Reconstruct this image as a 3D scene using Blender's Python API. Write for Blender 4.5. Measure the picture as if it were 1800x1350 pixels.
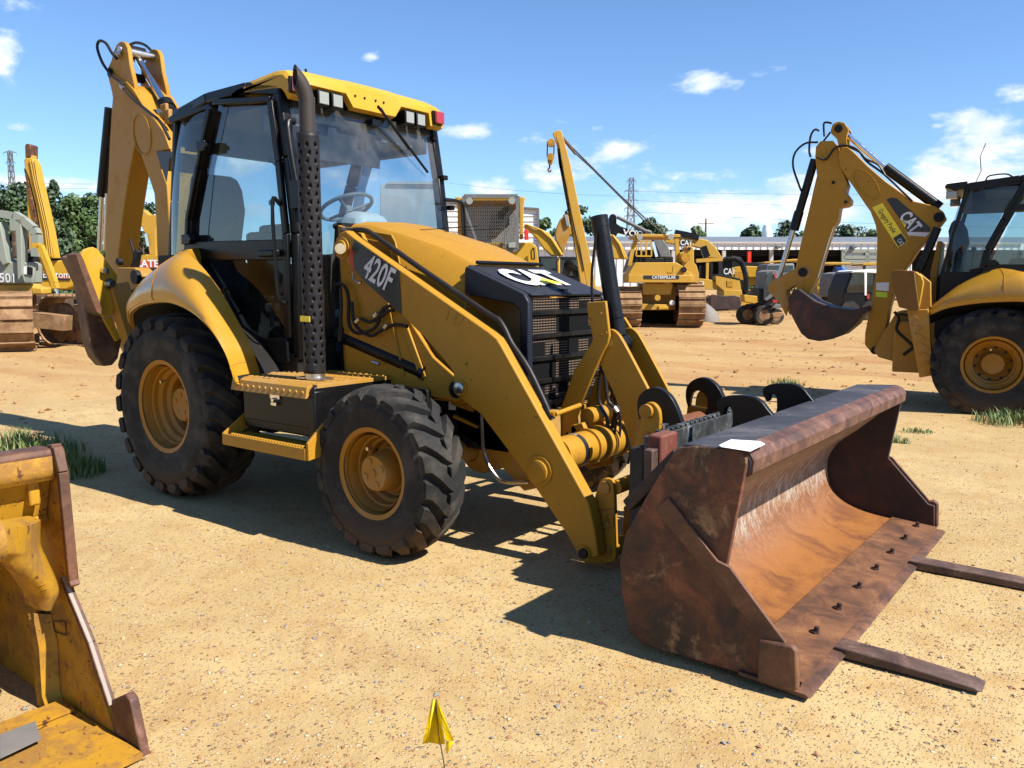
import bpy, bmesh, math, random
from mathutils import Vector, Matrix, noise
PI = math.pi
R_ = math.radians
rnd = random.Random(7)
C = bpy.context.scene.collection
sc = bpy.context.scene
for o in list(bpy.data.objects): bpy.data.objects.remove(o)

# ---------------------------------------------------------------- camera
CAM = Vector((5.358, -4.061, 1.475)); YAW, PIT, ROL, FPX = 2.2256, 0.1198, 0.00139, 1445.66
cf = Vector((math.cos(PIT)*math.cos(YAW), math.cos(PIT)*math.sin(YAW), -math.sin(PIT)))
r0 = Vector((math.sin(YAW), -math.cos(YAW), 0)); d0 = cf.cross(r0)
cr = math.cos(ROL)*r0 + math.sin(ROL)*d0; cd = -math.sin(ROL)*r0 + math.cos(ROL)*d0
cam = bpy.data.cameras.new('camera'); co = bpy.data.objects.new('camera', cam); C.objects.link(co)
m = Matrix((cr, -cd, -cf)).transposed().to_4x4(); m.translation = CAM; co.matrix_world = m
cam.sensor_width = 36; cam.lens = FPX/1800*36; cam.clip_start = .05; cam.clip_end = 6000
sc.camera = co
# ---------------------------------------------------------------- sun, sky, exposure
SUNV = Vector((.93, .10, 1.0)).normalized()
EL = math.asin(SUNV.z); AZ = math.atan2(SUNV.y, SUNV.x)
sl = bpy.data.lights.new('sun', 'SUN'); sl.energy = 5.0; sl.angle = R_(.53); sl.color = (1, .945, .86)
so = bpy.data.objects.new('sun', sl); C.objects.link(so); so.location = (0, 0, 40)
so.rotation_euler = SUNV.to_track_quat('Z', 'Y').to_euler()
w = bpy.data.worlds.new('World'); sc.world = w; w.use_nodes = True
sc.view_settings.view_transform = 'Standard'; sc.view_settings.look = 'None'
sc.view_settings.exposure = 1.05; sc.view_settings.gamma = 1
sc.cycles.max_bounces = 8; sc.cycles.transparent_max_bounces = 16; sc.cycles.caustics_reflective = False
sc.cycles.caustics_refractive = False

def N(nt, typ, **kw):
    n = nt.nodes.new(typ)
    for k, v in kw.items():
        if k == 'op': n.operation = v
        elif k.startswith('i_'):
            n.inputs[int(k[2:]) if k[2:].isdigit() else k[2:].replace('_', ' ')].default_value = v
        else: setattr(n, k, v)
    return n
def L(nt, a, b): nt.links.new(a, b)
def mth(nt, op, a, b=None, c=None, clamp=False):
    n = nt.nodes.new('ShaderNodeMath'); n.operation = op; n.use_clamp = clamp
    for i, x in enumerate((a, b, c)):
        if x is None: continue
        if isinstance(x, (int, float)): n.inputs[i].default_value = x
        else: nt.links.new(x, n.inputs[i])
    return n.outputs[0]
def mixc(nt, fac, a, b, mode='MIX'):
    n = nt.nodes.new('ShaderNodeMix'); n.data_type = 'RGBA'; n.blend_type = mode
    for i, x in ((0, fac), (6, a), (7, b)):
        if isinstance(x, (int, float)): n.inputs[i].default_value = x
        elif isinstance(x, tuple): n.inputs[i].default_value = x if len(x) == 4 else (*x, 1)
        else: nt.links.new(x, n.inputs[i])
    return n.outputs[2]
def nz(nt, vec, scale, detail=4, rough=.6, dist=0):
    n = N(nt, 'ShaderNodeTexNoise'); n.inputs['Scale'].default_value = scale; n.inputs['Detail'].default_value = detail
    n.inputs['Roughness'].default_value = rough; n.inputs['Distortion'].default_value = dist
    if vec is not None: L(nt, vec, n.inputs['Vector'])
    return n.outputs[0]
def ramp(nt, x, lo, hi):
    n = N(nt, 'ShaderNodeMapRange', interpolation_type='SMOOTHSTEP'); n.clamp = True
    n.inputs[1].default_value = lo; n.inputs[2].default_value = hi
    L(nt, x, n.inputs[0]); return n.outputs[0]

# sky: clear nishita air with scattered cumulus at infinite distance
def pix_dir(u, v): return (cf + (u-900)/FPX*cr + (v-675)/FPX*cd).normalized()
nt = w.node_tree; nt.nodes.clear()
sky = N(nt, 'ShaderNodeTexSky', sky_type='NISHITA'); sky.sun_disc = False; sky.sun_elevation = EL
sky.sun_rotation = PI/2-AZ; sky.altitude = 100; sky.air_density = 1.0; sky.dust_density = .0; sky.ozone_density = 2.2
tc = N(nt, 'ShaderNodeTexCoord'); G = tc.outputs['Generated']
mp = N(nt, 'ShaderNodeMapping'); mp.inputs['Scale'].default_value = (1, 1, 2.1); L(nt, G, mp.inputs[0])
n1 = nz(nt, mp.outputs[0], 12, 9, .6, .25); n2 = nz(nt, mp.outputs[0], 30, 6, .6)
clouds = [  # (u, v, half width, half height, strength) of the cloud banks
 (1240,146,75,22,1.0),(1330,125,45,12,.7),(800,232,60,17,.85),(655,102,16,10,.7),(1010,280,110,45,.8),(1085,262,50,24,.8),
 (865,330,45,26,1.0),(1080,375,60,30,.85),(1260,310,60,16,.95),(1290,375,170,45,1.15),(1400,330,90,30,.8),(1450,380,110,40,1.0),(1600,330,120,50,.8),
 (1730,255,90,55,1.1),(1785,165,40,20,.9),(1690,295,110,45,.9),(1648,222,18,8,.7),(1195,290,22,9,.5),(1130,286,25,8,.5),(1165,330,28,10,.6),
 (100,322,110,14,1.0),(60,12,65,14,.7),(0,95,28,40,.8),(15,220,32,12,.6),(215,350,80,22,.7),(920,262,60,18,.35),
 (1150,238,14,6,.6),(1450,262,34,12,.7),(1540,300,40,14,.7),(1060,330,30,12,.6),(690,205,18,7,.5),(1600,190,20,8,.5),(960,330,26,10,.55),(430,280,90,34,.8),(455,380,50,20,.6),(620,320,60,26,.8),(700,360,60,20,.6),
 (-300,250,160,60,1),(-700,330,200,50,1),(2100,250,160,70,1),(2500,330,220,60,1),(1000,-260,120,40,.8),(300,-400,150,50,.8)]
acc = None
for (u, v, a, b, s) in clouds:
    dv = pix_dir(u, v); du = (pix_dir(u+1, v)-pix_dir(u-1, v))*(FPX/2); 
    hx = Vector((0, 0, 1)).cross(dv).normalized(); hy = dv.cross(hx).normalized()
    k = FPX/math.hypot(1, math.hypot(u-900, v-675)/FPX)
    sub = N(nt, 'ShaderNodeVectorMath', op='SUBTRACT'); L(nt, G, sub.inputs[0]); sub.inputs[1].default_value = dv
    def dot(vec):
        d = N(nt, 'ShaderNodeVectorMath', op='DOT_PRODUCT'); L(nt, sub.outputs[0], d.inputs[0]); d.inputs[1].default_value = vec
        return d.outputs['Value']
    cc = math.cos(math.atan(math.hypot(u-900, v-675)/FPX))
    qx = mth(nt, 'MULTIPLY', dot(hx), FPX/cc/a*.92); qy = mth(nt, 'MULTIPLY', dot(hy), FPX/cc/b*.92); qz = mth(nt, 'MULTIPLY', dot(dv), 6.0)
    q = mth(nt, 'ADD', mth(nt, 'ADD', mth(nt, 'MULTIPLY', qx, qx), mth(nt, 'MULTIPLY', qy, qy)), mth(nt, 'MULTIPLY', qz, qz))
    g = mth(nt, 'MULTIPLY', mth(nt, 'POWER', 2.718, mth(nt, 'MULTIPLY', q, -.8)), s)
    acc = g if acc is None else mth(nt, 'MAXIMUM', acc, g)
dens = mth(nt, 'ADD', acc, mth(nt, 'MULTIPLY', mth(nt, 'SUBTRACT', n1, .5), 2.6))
dens = mth(nt, 'ADD', dens, mth(nt, 'MULTIPLY', mth(nt, 'SUBTRACT', n2, .5), .5))
gate = ramp(nt, acc, .05, .3)
mask = mth(nt, 'MULTIPLY', ramp(nt, dens, .42, .90), gate)
thick = ramp(nt, mth(nt, 'ADD', dens, mth(nt, 'MULTIPLY', mth(nt, 'SUBTRACT', n2, .5), 1.2)), .75, 1.35)
CL = 9.6
ccol = mixc(nt, thick, (CL*.60, CL*.69, CL*.84), (CL*1.05, CL*1.04, CL*1.0))
out = N(nt, 'ShaderNodeOutputWorld'); bg = N(nt, 'ShaderNodeBackground'); bg.inputs[1].default_value = .074
hsv = N(nt, 'ShaderNodeHueSaturation'); hsv.inputs['Saturation'].default_value = 1.0; hsv.inputs['Value'].default_value = 1.0
L(nt, sky.outputs[0], hsv.inputs['Color'])
skyc = mixc(nt, 1.0, hsv.outputs[0], (.80, .99, 1.22), 'MULTIPLY')
L(nt, mixc(nt, mth(nt, 'MULTIPLY', mask, .93), skyc, ccol), bg.inputs[0]); L(nt, bg.outputs[0], out.inputs[0])

# ---------------------------------------------------------------- materials
MATS = {}
def newmat(name):
    m = bpy.data.materials.new(name); m.use_nodes = True; m.node_tree.nodes.clear()
    nt = m.node_tree; o = N(nt, 'ShaderNodeOutputMaterial'); b = N(nt, 'ShaderNodeBsdfPrincipled')
    L(nt, b.outputs[0], o.inputs[0]); MATS[name] = m
    return m, nt, b, o
def coords(nt): return N(nt, 'ShaderNodeTexCoord').outputs['Object']
def bump(nt, b, h, dist, strength=1.0):
    n = N(nt, 'ShaderNodeBump'); n.inputs['Distance'].default_value = dist; n.inputs['Strength'].default_value = strength
    L(nt, h, n.inputs['Height']); L(nt, n.outputs[0], b.inputs['Normal'])
def paint(name, col, rough=.4, metal=0, dirt=(.30, .20, .10), amt=.35, lo=.5, hi=.75, sc_=3.0, chips=0, chipcol=(.09, .035, .015), coat=0, updust=.3):
    m, nt, b, o = newmat(name); P = coords(nt)
    a = nz(nt, P, sc_, 8, .65, .4); s = nz(nt, P, sc_*9, 4, .6)
    k = mth(nt, 'MULTIPLY', ramp(nt, mth(nt, 'ADD', a, mth(nt, 'MULTIPLY', mth(nt, 'SUBTRACT', s, .5), .25)), lo, hi), amt)
    # dust settles on faces that look up
    ge = N(nt, 'ShaderNodeNewGeometry'); sp = N(nt, 'ShaderNodeSeparateXYZ'); L(nt, ge.outputs['Normal'], sp.inputs[0])
    up = mth(nt, 'MULTIPLY', mth(nt, 'MULTIPLY', ramp(nt, sp.outputs[2], .3, 1.), updust), s)
    k2 = mth(nt, 'MAXIMUM', k, up)
    c = mixc(nt, k2, col, dirt)
    ms = N(nt, 'ShaderNodeMapping'); L(nt, P, ms.inputs[0]); ms.inputs['Scale'].default_value = (7, 7, .7)
    v = mth(nt, 'ADD', mth(nt, 'ADD', mth(nt, 'MULTIPLY', a, .30), .77), mth(nt, 'MULTIPLY', nz(nt, ms.outputs[0], 3, 5, .7), .16))
    vv = N(nt, 'ShaderNodeCombineColor'); [L(nt, v, vv.inputs[i]) for i in range(3)]
    c = mixc(nt, 1.0, c, vv.outputs[0], 'MULTIPLY')
    rg = mth(nt, 'ADD', mth(nt, 'MULTIPLY', k2, .45), mth(nt, 'ADD', mth(nt, 'MULTIPLY', s, .12), rough-.06))
    if chips:
        f = nz(nt, P, 26, 6, .7, 1.0); ch = ramp(nt, f, 1-chips-.33, 1-chips-.29)
        c = mixc(nt, ch, c, chipcol); rg = mth(nt, 'MAXIMUM', rg, mth(nt, 'MULTIPLY', ch, .8))
    L(nt, c, b.inputs['Base Color']); L(nt, rg, b.inputs['Roughness']); b.inputs['Metallic'].default_value = metal
    b.inputs['Specular IOR Level'].default_value = .5 if coat else .24; b.inputs['Coat Weight'].default_value = coat; b.inputs['Coat Roughness'].default_value = .12
    bump(nt, b, s, .0008, .5)
    return m
YEL = (.345, .172, .014)
paint('yellow', YEL, .46, amt=.36, chips=.03, chipcol=(.10, .045, .012), dirt=(.19, .10, .03), updust=.34)
paint('yellow_dusty', (.33, .165, .02), .5, amt=.6, lo=.4, hi=.7, chips=.02)
paint('yellow_rim', (.31, .135, .010), .48, amt=.5, lo=.42, hi=.7)
paint('yellow_worn', (.40, .205, .014), .5, amt=.75, lo=.42, hi=.62, chips=.075, dirt=(.17, .085, .03), sc_=4)
paint('yellow_bright', (.43, .25, .02), .45, amt=.3)
paint('yellow_far', (.42, .24, .028), .5, amt=.45, lo=.45, hi=.7)
paint('black', (.004, .004, .0044), .36, amt=.25, dirt=(.03, .024, .018), updust=.3)
paint('yellow_gloss', (.36, .185, .014), .30, amt=.2, dirt=(.22, .11, .02), updust=.2, coat=.3, sc_=2)
paint('navy', (.008, .010, .017), .42, amt=.3, dirt=(.05, .045, .045), updust=.6)
paint('black_matt', (.007, .007, .007), .6, amt=.35, dirt=(.04, .028, .018))
paint('hose', (.012, .011, .011), .45, amt=.4, dirt=(.06, .045, .03))
paint('grey_cab', (.20, .20, .195), .7, amt=.2)
paint('grey_light', (.42, .43, .43), .5, amt=.2)
paint('grey_mid', (.12, .125, .13), .6, amt=.4)
paint('steel', (.52, .50, .47), .3, 1, amt=.3)
paint('chrome', (.78, .78, .80), .12, 1, amt=.05)
paint('exhaust_metal', (.045, .037, .033), .6, .3, amt=.5, dirt=(.12, .05, .03))
paint('guard_metal', (.016, .0145, .0155), .5, .2, amt=.4, dirt=(.03, .025, .022))
paint('seat_cloth', (.03, .032, .036), .85, amt=.2)
paint('white_paint', (.75, .75, .73), .5, amt=.15)
paint('red_paint', (.55, .03, .02), .4, amt=.2)
paint('redbrown', (.13, .038, .026), .65, amt=.6, dirt=(.2, .15, .12), chips=.03)
paint('blue_cloth', (.05, .16, .5), .6, amt=.2)
paint('green_grey', (.21, .235, .20), .6, amt=.5, dirt=(.2, .13, .08))
paint('track_steel', (.16, .085, .04), .75, .0, amt=.85, lo=.35, hi=.65, dirt=(.30, .19, .10), updust=.9)
paint('track_dark', (.07, .045, .03), .8, .0, amt=.6, dirt=(.25, .15, .08))
paint('roof_metal', (.22, .27, .34), .4, .2, amt=.2)
paint('concrete', (.42, .40, .37), .8, amt=.2)
paint('dark_inside', (.012, .011, .010), .9, amt=.0, updust=0)  # near-black; in the shed it stands in for shade inside the bays
paint('wood', (.16, .11, .07), .8, amt=.3)
paint('wire', (.03, .03, .03), .6, amt=0)

def rubber():
    m, nt, b, o = newmat('rubber'); P = coords(nt)
    a = nz(nt, P, 5, 6, .65); s = nz(nt, P, 40, 4, .6)
    k = ramp(nt, a, .42, .68)
    c = mixc(nt, mth(nt, 'MULTIPLY', k, .8), (.015, .0145, .014), (.058, .05, .041))
    # dirt ground into the low part of the tread next to the soil
    ge = N(nt, 'ShaderNodeNewGeometry'); sp = N(nt, 'ShaderNodeSeparateXYZ'); L(nt, ge.outputs['Position'], sp.inputs[0])
    lo = mth(nt, 'SUBTRACT', 1, ramp(nt, mth(nt, 'ADD', sp.outputs[2], mth(nt, 'MULTIPLY', mth(nt, 'SUBTRACT', a, .5), .5)), .0, .28))
    c = mixc(nt, mth(nt, 'MULTIPLY', lo, .75), c, (.10, .058, .03))
    L(nt, c, b.inputs['Base Color']); b.inputs['Roughness'].default_value = .8; b.inputs['Specular IOR Level'].default_value = .25; bump(nt, b, s, .001, .6)
rubber()
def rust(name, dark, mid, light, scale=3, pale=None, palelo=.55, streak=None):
    m, nt, b, o = newmat(name); P = coords(nt)
    mp = N(nt, 'ShaderNodeMapping'); L(nt, P, mp.inputs[0])
    if streak: mp.inputs['Scale'].default_value = streak
    Q = mp.outputs[0]
    a = nz(nt, Q, scale, 9, .68, .6); f = nz(nt, P, scale*14, 5, .7); g = nz(nt, P, scale*.6+.7, 4, .6, 1.)
    c = mixc(nt, ramp(nt, a, .34, .56), dark, mid)
    c = mixc(nt, ramp(nt, mth(nt, 'ADD', a, mth(nt, 'MULTIPLY', mth(nt, 'SUBTRACT', f, .5), .35)), .5, .72), c, light)
    if pale:
        sm = N(nt, 'ShaderNodeMapping'); L(nt, P, sm.inputs[0]); sm.inputs['Scale'].default_value = (1, 3.2, 1.2); sm.inputs['Rotation'].default_value = (.5, 0, 0)
        h = nz(nt, sm.outputs[0], 6, 10, .78, .8)
        c = mixc(nt, mth(nt, 'MULTIPLY', ramp(nt, mth(nt, 'ADD', mth(nt, 'MULTIPLY', g, .5), mth(nt, 'MULTIPLY', h, .5)), palelo-.06, palelo+.06), .9), c, pale)
    L(nt, c, b.inputs['Base Color']); L(nt, mth(nt, 'ADD', mth(nt, 'MULTIPLY', f, .3), .5), b.inputs['Roughness'])
    bump(nt, b, mth(nt, 'ADD', f, a), .002, .5)
    return m
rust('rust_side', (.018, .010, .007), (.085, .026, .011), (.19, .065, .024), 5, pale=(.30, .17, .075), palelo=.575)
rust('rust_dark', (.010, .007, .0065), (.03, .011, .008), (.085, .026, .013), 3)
rust('rust_floor', (.10, .032, .012), (.26, .095, .022), (.36, .16, .045), 3.4, streak=(1, .35, 1))
rust('rust_back', (.11, .045, .02), (.23, .105, .045), (.31, .18, .10), 4.5, pale=(.36, .32, .27), palelo=.50)
rust('rust_edge', (.04, .017, .009), (.10, .040, .018), (.18, .08, .034), 6)
rust('rust_top', (.018, .018, .022), (.033, .032, .037), (.085, .075, .075), 3)
rust('rust_red', (.04, .018, .013), (.10, .040, .024), (.19, .10, .065), 8)
rust('fork_steel', (.04, .022, .017), (.09, .048, .034), (.17, .12, .09), 5)
rust('rust_black', (.006, .006, .0065), (.012, .012, .013), (.035, .03, .028), 4)
rust('worn_black', (.01, .011, .012), (.03, .034, .036), (.2, .21, .2), 9)
def rust_shell():
    m, nt, b, o = newmat('rust_shell'); P = coords(nt); sp = N(nt, 'ShaderNodeSeparateXYZ'); L(nt, P, sp.inputs[0])
    a = nz(nt, P, 3.2, 10, .72, .5); f = nz(nt, P, 38, 6, .75); s1 = N(nt, 'ShaderNodeMapping'); L(nt, P, s1.inputs[0]); s1.inputs['Scale'].default_value = (1, 2.6, .9); s1.inputs['Rotation'].default_value = (.55, 0, 0)
    sc1 = nz(nt, s1.outputs[0], 13, 8, .8, .3)
    z = mth(nt, 'ADD', sp.outputs[2], mth(nt, 'MULTIPLY', mth(nt, 'SUBTRACT', a, .5), .34))
    fl = mixc(nt, ramp(nt, a, .36, .6), (.12, .040, .010), (.245, .092, .016)); fl = mixc(nt, mth(nt, 'MULTIPLY', ramp(nt, f, .45, .75), .5), fl, (.12, .035, .012))
    edge = ramp(nt, mth(nt, 'ADD', sp.outputs[0], mth(nt, 'MULTIPLY', mth(nt, 'SUBTRACT', a, .5), .25)), 4.2, 4.34); fl = mixc(nt, edge, fl, (.12, .042, .02))
    bk = mixc(nt, ramp(nt, f, .4, .65), (.15, .065, .03), (.25, .14, .075))
    pl = mixc(nt, ramp(nt, sc1, .44, .60), bk, (.34, .31, .265))
    low = mixc(nt, ramp(nt, f, .42, .62), (.14, .052, .018), (.205, .09, .034))
    c = mixc(nt, ramp(nt, z, .10, .24), fl, low); c = mixc(nt, ramp(nt, z, .20, .31), c, pl); c = mixc(nt, ramp(nt, z, .58, .72), c, (.19, .12, .07))
    L(nt, c, b.inputs['Base Color']); L(nt, mth(nt, 'ADD', mth(nt, 'MULTIPLY', f, .3), .48), b.inputs['Roughness']); bump(nt, b, mth(nt, 'ADD', f, a), .003, .6)
rust_shell()
rust('rust_wear', (.06, .025, .012), (.135, .055, .022), (.21, .095, .036), 6)
rust('rust_shoe', (.05, .022, .012), (.11, .055, .028), (.20, .12, .065), 5)
def glass(name, tint, dust=.05, refl=1.0):
    m, nt, b, o = newmat(name); nt.nodes.remove(b)
    t = N(nt, 'ShaderNodeBsdfTransparent'); t.inputs[0].default_value = (*tint, 1)
    g = N(nt, 'ShaderNodeBsdfGlossy'); g.inputs['Roughness'].default_value = .015
    ge = N(nt, 'ShaderNodeNewGeometry'); dp = N(nt, 'ShaderNodeVectorMath', op='DOT_PRODUCT'); L(nt, ge.outputs['Normal'], dp.inputs[0]); L(nt, ge.outputs['Incoming'], dp.inputs[1])
    fr = mth(nt, 'ADD', mth(nt, 'MULTIPLY', mth(nt, 'POWER', mth(nt, 'SUBTRACT', 1, mth(nt, 'ABSOLUTE', dp.outputs['Value'])), 5), .93), .065)
    mx = N(nt, 'ShaderNodeMixShader'); L(nt, mth(nt, 'MULTIPLY', fr, refl, clamp=True), mx.inputs[0]); L(nt, t.outputs[0], mx.inputs[1]); L(nt, g.outputs[0], mx.inputs[2])
    df = N(nt, 'ShaderNodeBsdfDiffuse'); df.inputs[0].default_value = (.5, .47, .42, 1)
    m2 = N(nt, 'ShaderNodeMixShader'); P = coords(nt)
    L(nt, mth(nt, 'MULTIPLY', ramp(nt, nz(nt, P, 2.5, 6, .6), .3, .75), dust), m2.inputs[0]); L(nt, mx.outputs[0], m2.inputs[1]); L(nt, df.outputs[0], m2.inputs[2])
    L(nt, m2.outputs[0], o.inputs[0])
glass('glass', (.62, .74, .78), .09, 1.5); glass('glass_dark', (.42, .52, .58), .04, .9); glass('glass_wind', (.66, .80, .87), .12, 1.5)
glass('glass_lower', (.40, .48, .52), .03, .35); glass('glass_border', (.10, .14, .20), .03, 1.5)
def lens(name, col, emit=0):
    m, nt, b, o = newmat(name); P = coords(nt)
    b.inputs['Base Color'].default_value = (*col, 1); b.inputs['Roughness'].default_value = .15; b.inputs['Coat Weight'].default_value = 1
    wv = N(nt, 'ShaderNodeTexWave'); wv.inputs['Scale'].default_value = 30; L(nt, P, wv.inputs[0]); bump(nt, b, wv.outputs[1], .002, .6)
lens('lens_amber', (.55, .12, .01)); lens('lens_red', (.30, .012, .008)); lens('lens_clear', (.24, .245, .21))
def plain(name, col, rough=.6):
    m, nt, b, o = newmat(name); P = coords(nt); s = nz(nt, P, 12, 4, .6)
    L(nt, mixc(nt, mth(nt, 'MULTIPLY', ramp(nt, s, .4, .8), .2), col, tuple(x*.6 for x in col)), b.inputs['Base Color']); b.inputs['Roughness'].default_value = rough
plain('decal_white', (.60, .60, .60)); plain('decal_black', (.014, .014, .014), .4); plain('decal_red', (.45, .05, .02)); plain('decal_yellow', (.80, .62, .03))
plain('paper', (.75, .75, .74)); plain('flag_yellow', (.70, .56, .0), .5); _n = MATS['flag_yellow'].node_tree; _t = N(_n, 'ShaderNodeBsdfTranslucent'); _t.inputs[0].default_value = (.9, .7, 0, 1); _m = N(_n, 'ShaderNodeMixShader'); _m.inputs[0].default_value = .4; _o = [q for q in _n.nodes if q.type == 'OUTPUT_MATERIAL'][0]; _b = [q for q in _n.nodes if q.type == 'BSDF_PRINCIPLED'][0]; L(_n, _b.outputs[0], _m.inputs[1]); L(_n, _t.outputs[0], _m.inputs[2]); L(_n, _m.outputs[0], _o.inputs[0]); plain('decal_lime', (.45, .62, .03)); plain('pencil', (.05, .05, .06)); plain('cast_mark', (.17, .085, .012))
plain('gravel_pale', (.17, .15, .13), .9)
plain('scratch_white', (.24, .20, .16), .7)
def grille_mat():
    m, nt, b, o = newmat('grille_mesh'); P = coords(nt)
    sp = N(nt, 'ShaderNodeSeparateXYZ'); L(nt, P, sp.inputs[0])
    def cell(s, f): return mth(nt, 'ABSOLUTE', mth(nt, 'SUBTRACT', mth(nt, 'FRACT', mth(nt, 'MULTIPLY', s, f)), .5))
    y, z = cell(sp.outputs[1], 66), cell(sp.outputs[2], 66)
    d = mth(nt, 'ADD', mth(nt, 'MULTIPLY', y, y), mth(nt, 'MULTIPLY', z, z)); hole = mth(nt, 'LESS_THAN', d, .07)
    cv_ = N(nt, 'ShaderNodeCombineXYZ'); L(nt, mth(nt, 'FLOOR', mth(nt, 'MULTIPLY', sp.outputs[1], 8.6)), cv_.inputs[0]); L(nt, mth(nt, 'FLOOR', mth(nt, 'MULTIPLY', sp.outputs[2], 13)), cv_.inputs[1])
    wn = N(nt, 'ShaderNodeTexWhiteNoise'); L(nt, cv_.outputs[0], wn.inputs['Vector']); blk = mth(nt, 'GREATER_THAN', wn.outputs['Value'], .55)
    L(nt, mixc(nt, hole, (.0045, .0045, .005), mixc(nt, blk, (.001, .001, .001), (.22, .15, .10))), b.inputs['Base Color']); b.inputs['Roughness'].default_value = .85; b.inputs['Specular IOR Level'].default_value = .12
    bump(nt, b, mth(nt, 'SUBTRACT', 1, hole), .003, .8)
grille_mat()
def ribbed(name, col, freq, axis=0, dark=.85):
    m, nt, b, o = newmat(name); P = coords(nt); sp = N(nt, 'ShaderNodeSeparateXYZ'); L(nt, P, sp.inputs[0])
    f = mth(nt, 'FRACT', mth(nt, 'MULTIPLY', sp.outputs[axis], freq)); h = ramp(nt, mth(nt, 'ABSOLUTE', mth(nt, 'SUBTRACT', f, .5)), .12, .4)
    s = nz(nt, P, .6, 5, .6)
    L(nt, mixc(nt, mth(nt, 'MULTIPLY', ramp(nt, s, .35, .8), .25), col, tuple(x*dark for x in col)), b.inputs['Base Color'])
    b.inputs['Roughness'].default_value = .5; bump(nt, b, h, .08, 1)
ribbed('cladding', (.70, .71, .71), 1.6); ribbed('siding', (.72, .73, .74), 3.2, 2); ribbed('container_side', (.40, .42, .42), 3.0)

def soil():
    m, nt, b, o = newmat('sand_gravel'); ge = N(nt, 'ShaderNodeNewGeometry'); P = ge.outputs['Position']
    big = nz(nt, P, .55, 6, .6, .5); mid = nz(nt, P, 4.5, 6, .65); fine = nz(nt, P, 55, 5, .7)
    c = mixc(nt, ramp(nt, big, .35, .68), (.36, .256, .11), (.43, .32, .15))
    c = mixc(nt, mth(nt, 'MULTIPLY', ramp(nt, mid, .42, .7), .7), c, (.33, .205, .075))
    # redder clay further out in the yard
    sp = N(nt, 'ShaderNodeSeparateXYZ'); L(nt, P, sp.inputs[0])
    far = ramp(nt, mth(nt, 'SUBTRACT', mth(nt, 'MULTIPLY', sp.outputs[1], .8), mth(nt, 'MULTIPLY', sp.outputs[0], .6)), 1.5, 8)
    c = mixc(nt, mth(nt, 'MULTIPLY', far, .6), c, (.40, .245, .085))
    st = N(nt, 'ShaderNodeMapping'); L(nt, P, st.inputs[0]); st.inputs['Rotation'].default_value = (0, 0, R_(-37)); st.inputs['Scale'].default_value = (.12, .55, 1)
    band = ramp(nt, nz(nt, st.outputs[0], 1.3, 7, .65, .4), .42, .66)
    c = mixc(nt, mth(nt, 'MULTIPLY', mth(nt, 'MULTIPLY', far, band), .85), c, (.29, .135, .042))
    # faint tyre tracks pressed into the dirt
    X_, Y_ = sp.outputs[0], sp.outputs[1]; tm = None
    for yy in (-2.35, -2.95, -4.2, -1.75, 2.5, 4.6):
        cy = mth(nt, 'ADD', mth(nt, 'MULTIPLY', mth(nt, 'SINE', mth(nt, 'ADD', mth(nt, 'MULTIPLY', X_, .35), yy)), .25), yy)
        d_ = mth(nt, 'ABSOLUTE', mth(nt, 'SUBTRACT', mth(nt, 'ADD', Y_, mth(nt, 'MULTIPLY', mth(nt, 'SUBTRACT', mid, .5), .12)), cy))
        q_ = mth(nt, 'SUBTRACT', 1, ramp(nt, d_, .10, .22)); tm = q_ if tm is None else mth(nt, 'MAXIMUM', tm, q_)
    lug = ramp(nt, mth(nt, 'SINE', mth(nt, 'MULTIPLY', mth(nt, 'ADD', X_, mth(nt, 'MULTIPLY', Y_, .8)), 42.0)), -.6, .6)
    tm = mth(nt, 'MULTIPLY', mth(nt, 'MULTIPLY', tm, ramp(nt, big, .40, .62)), mth(nt, 'ADD', mth(nt, 'MULTIPLY', lug, .6), .4))
    c = mixc(nt, mth(nt, 'MULTIPLY', tm, .5), c, (.29, .185, .075))
    # pebbles and grains
    def grains(scale, rad, colr, amt, c):
        v = N(nt, 'ShaderNodeTexVoronoi'); v.inputs['Scale'].default_value = scale; L(nt, P, v.inputs['Vector'])
        d = mth(nt, 'SUBTRACT', 1, ramp(nt, v.outputs['Distance'], rad*.7, rad)); spc = N(nt, 'ShaderNodeSeparateColor'); L(nt, v.outputs['Color'], spc.inputs[0])
        on = mth(nt, 'LESS_THAN', spc.outputs[0], amt); d = mth(nt, 'MULTIPLY', d, on)
        pc = N(nt, 'ShaderNodeValToRGB'); pc.color_ramp.interpolation = 'CONSTANT'
        els = pc.color_ramp.elements; els[0].color = (*colr[0], 1); els[1].position = .5; els[1].color = (*colr[1], 1)
        for i, cc in enumerate(colr[2:]): e = els.new(.25+.5*i); e.color = (*cc, 1)
        L(nt, spc.outputs[1], pc.inputs[0]); return mixc(nt, d, c, pc.outputs[0]), d
    c, d1 = grains(85, .42, ((.52, .38, .22), (.24, .14, .07), (.40, .25, .11), (.48, .38, .24)), .6, c)
    c, d2 = grains(38, .34, ((.45, .35, .21), (.20, .15, .11), (.34, .20, .10), (.50, .42, .31)), .20, c)
    c = mixc(nt, mth(nt, 'MULTIPLY', ramp(nt, fine, .3, .7), .22), c, (.30, .18, .09))
    L(nt, c, b.inputs['Base Color']); b.inputs['Roughness'].default_value = .92; b.inputs['Specular IOR Level'].default_value = .2
    h = mth(nt, 'ADD', mth(nt, 'MULTIPLY', fine, .5), mth(nt, 'ADD', mth(nt, 'MULTIPLY', d1, .6), mth(nt, 'MULTIPLY', d2, 1.3)))
    h = mth(nt, 'ADD', h, mth(nt, 'MULTIPLY', mid, 1.2))
    bump(nt, b, h, .008, .9)
soil()
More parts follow.
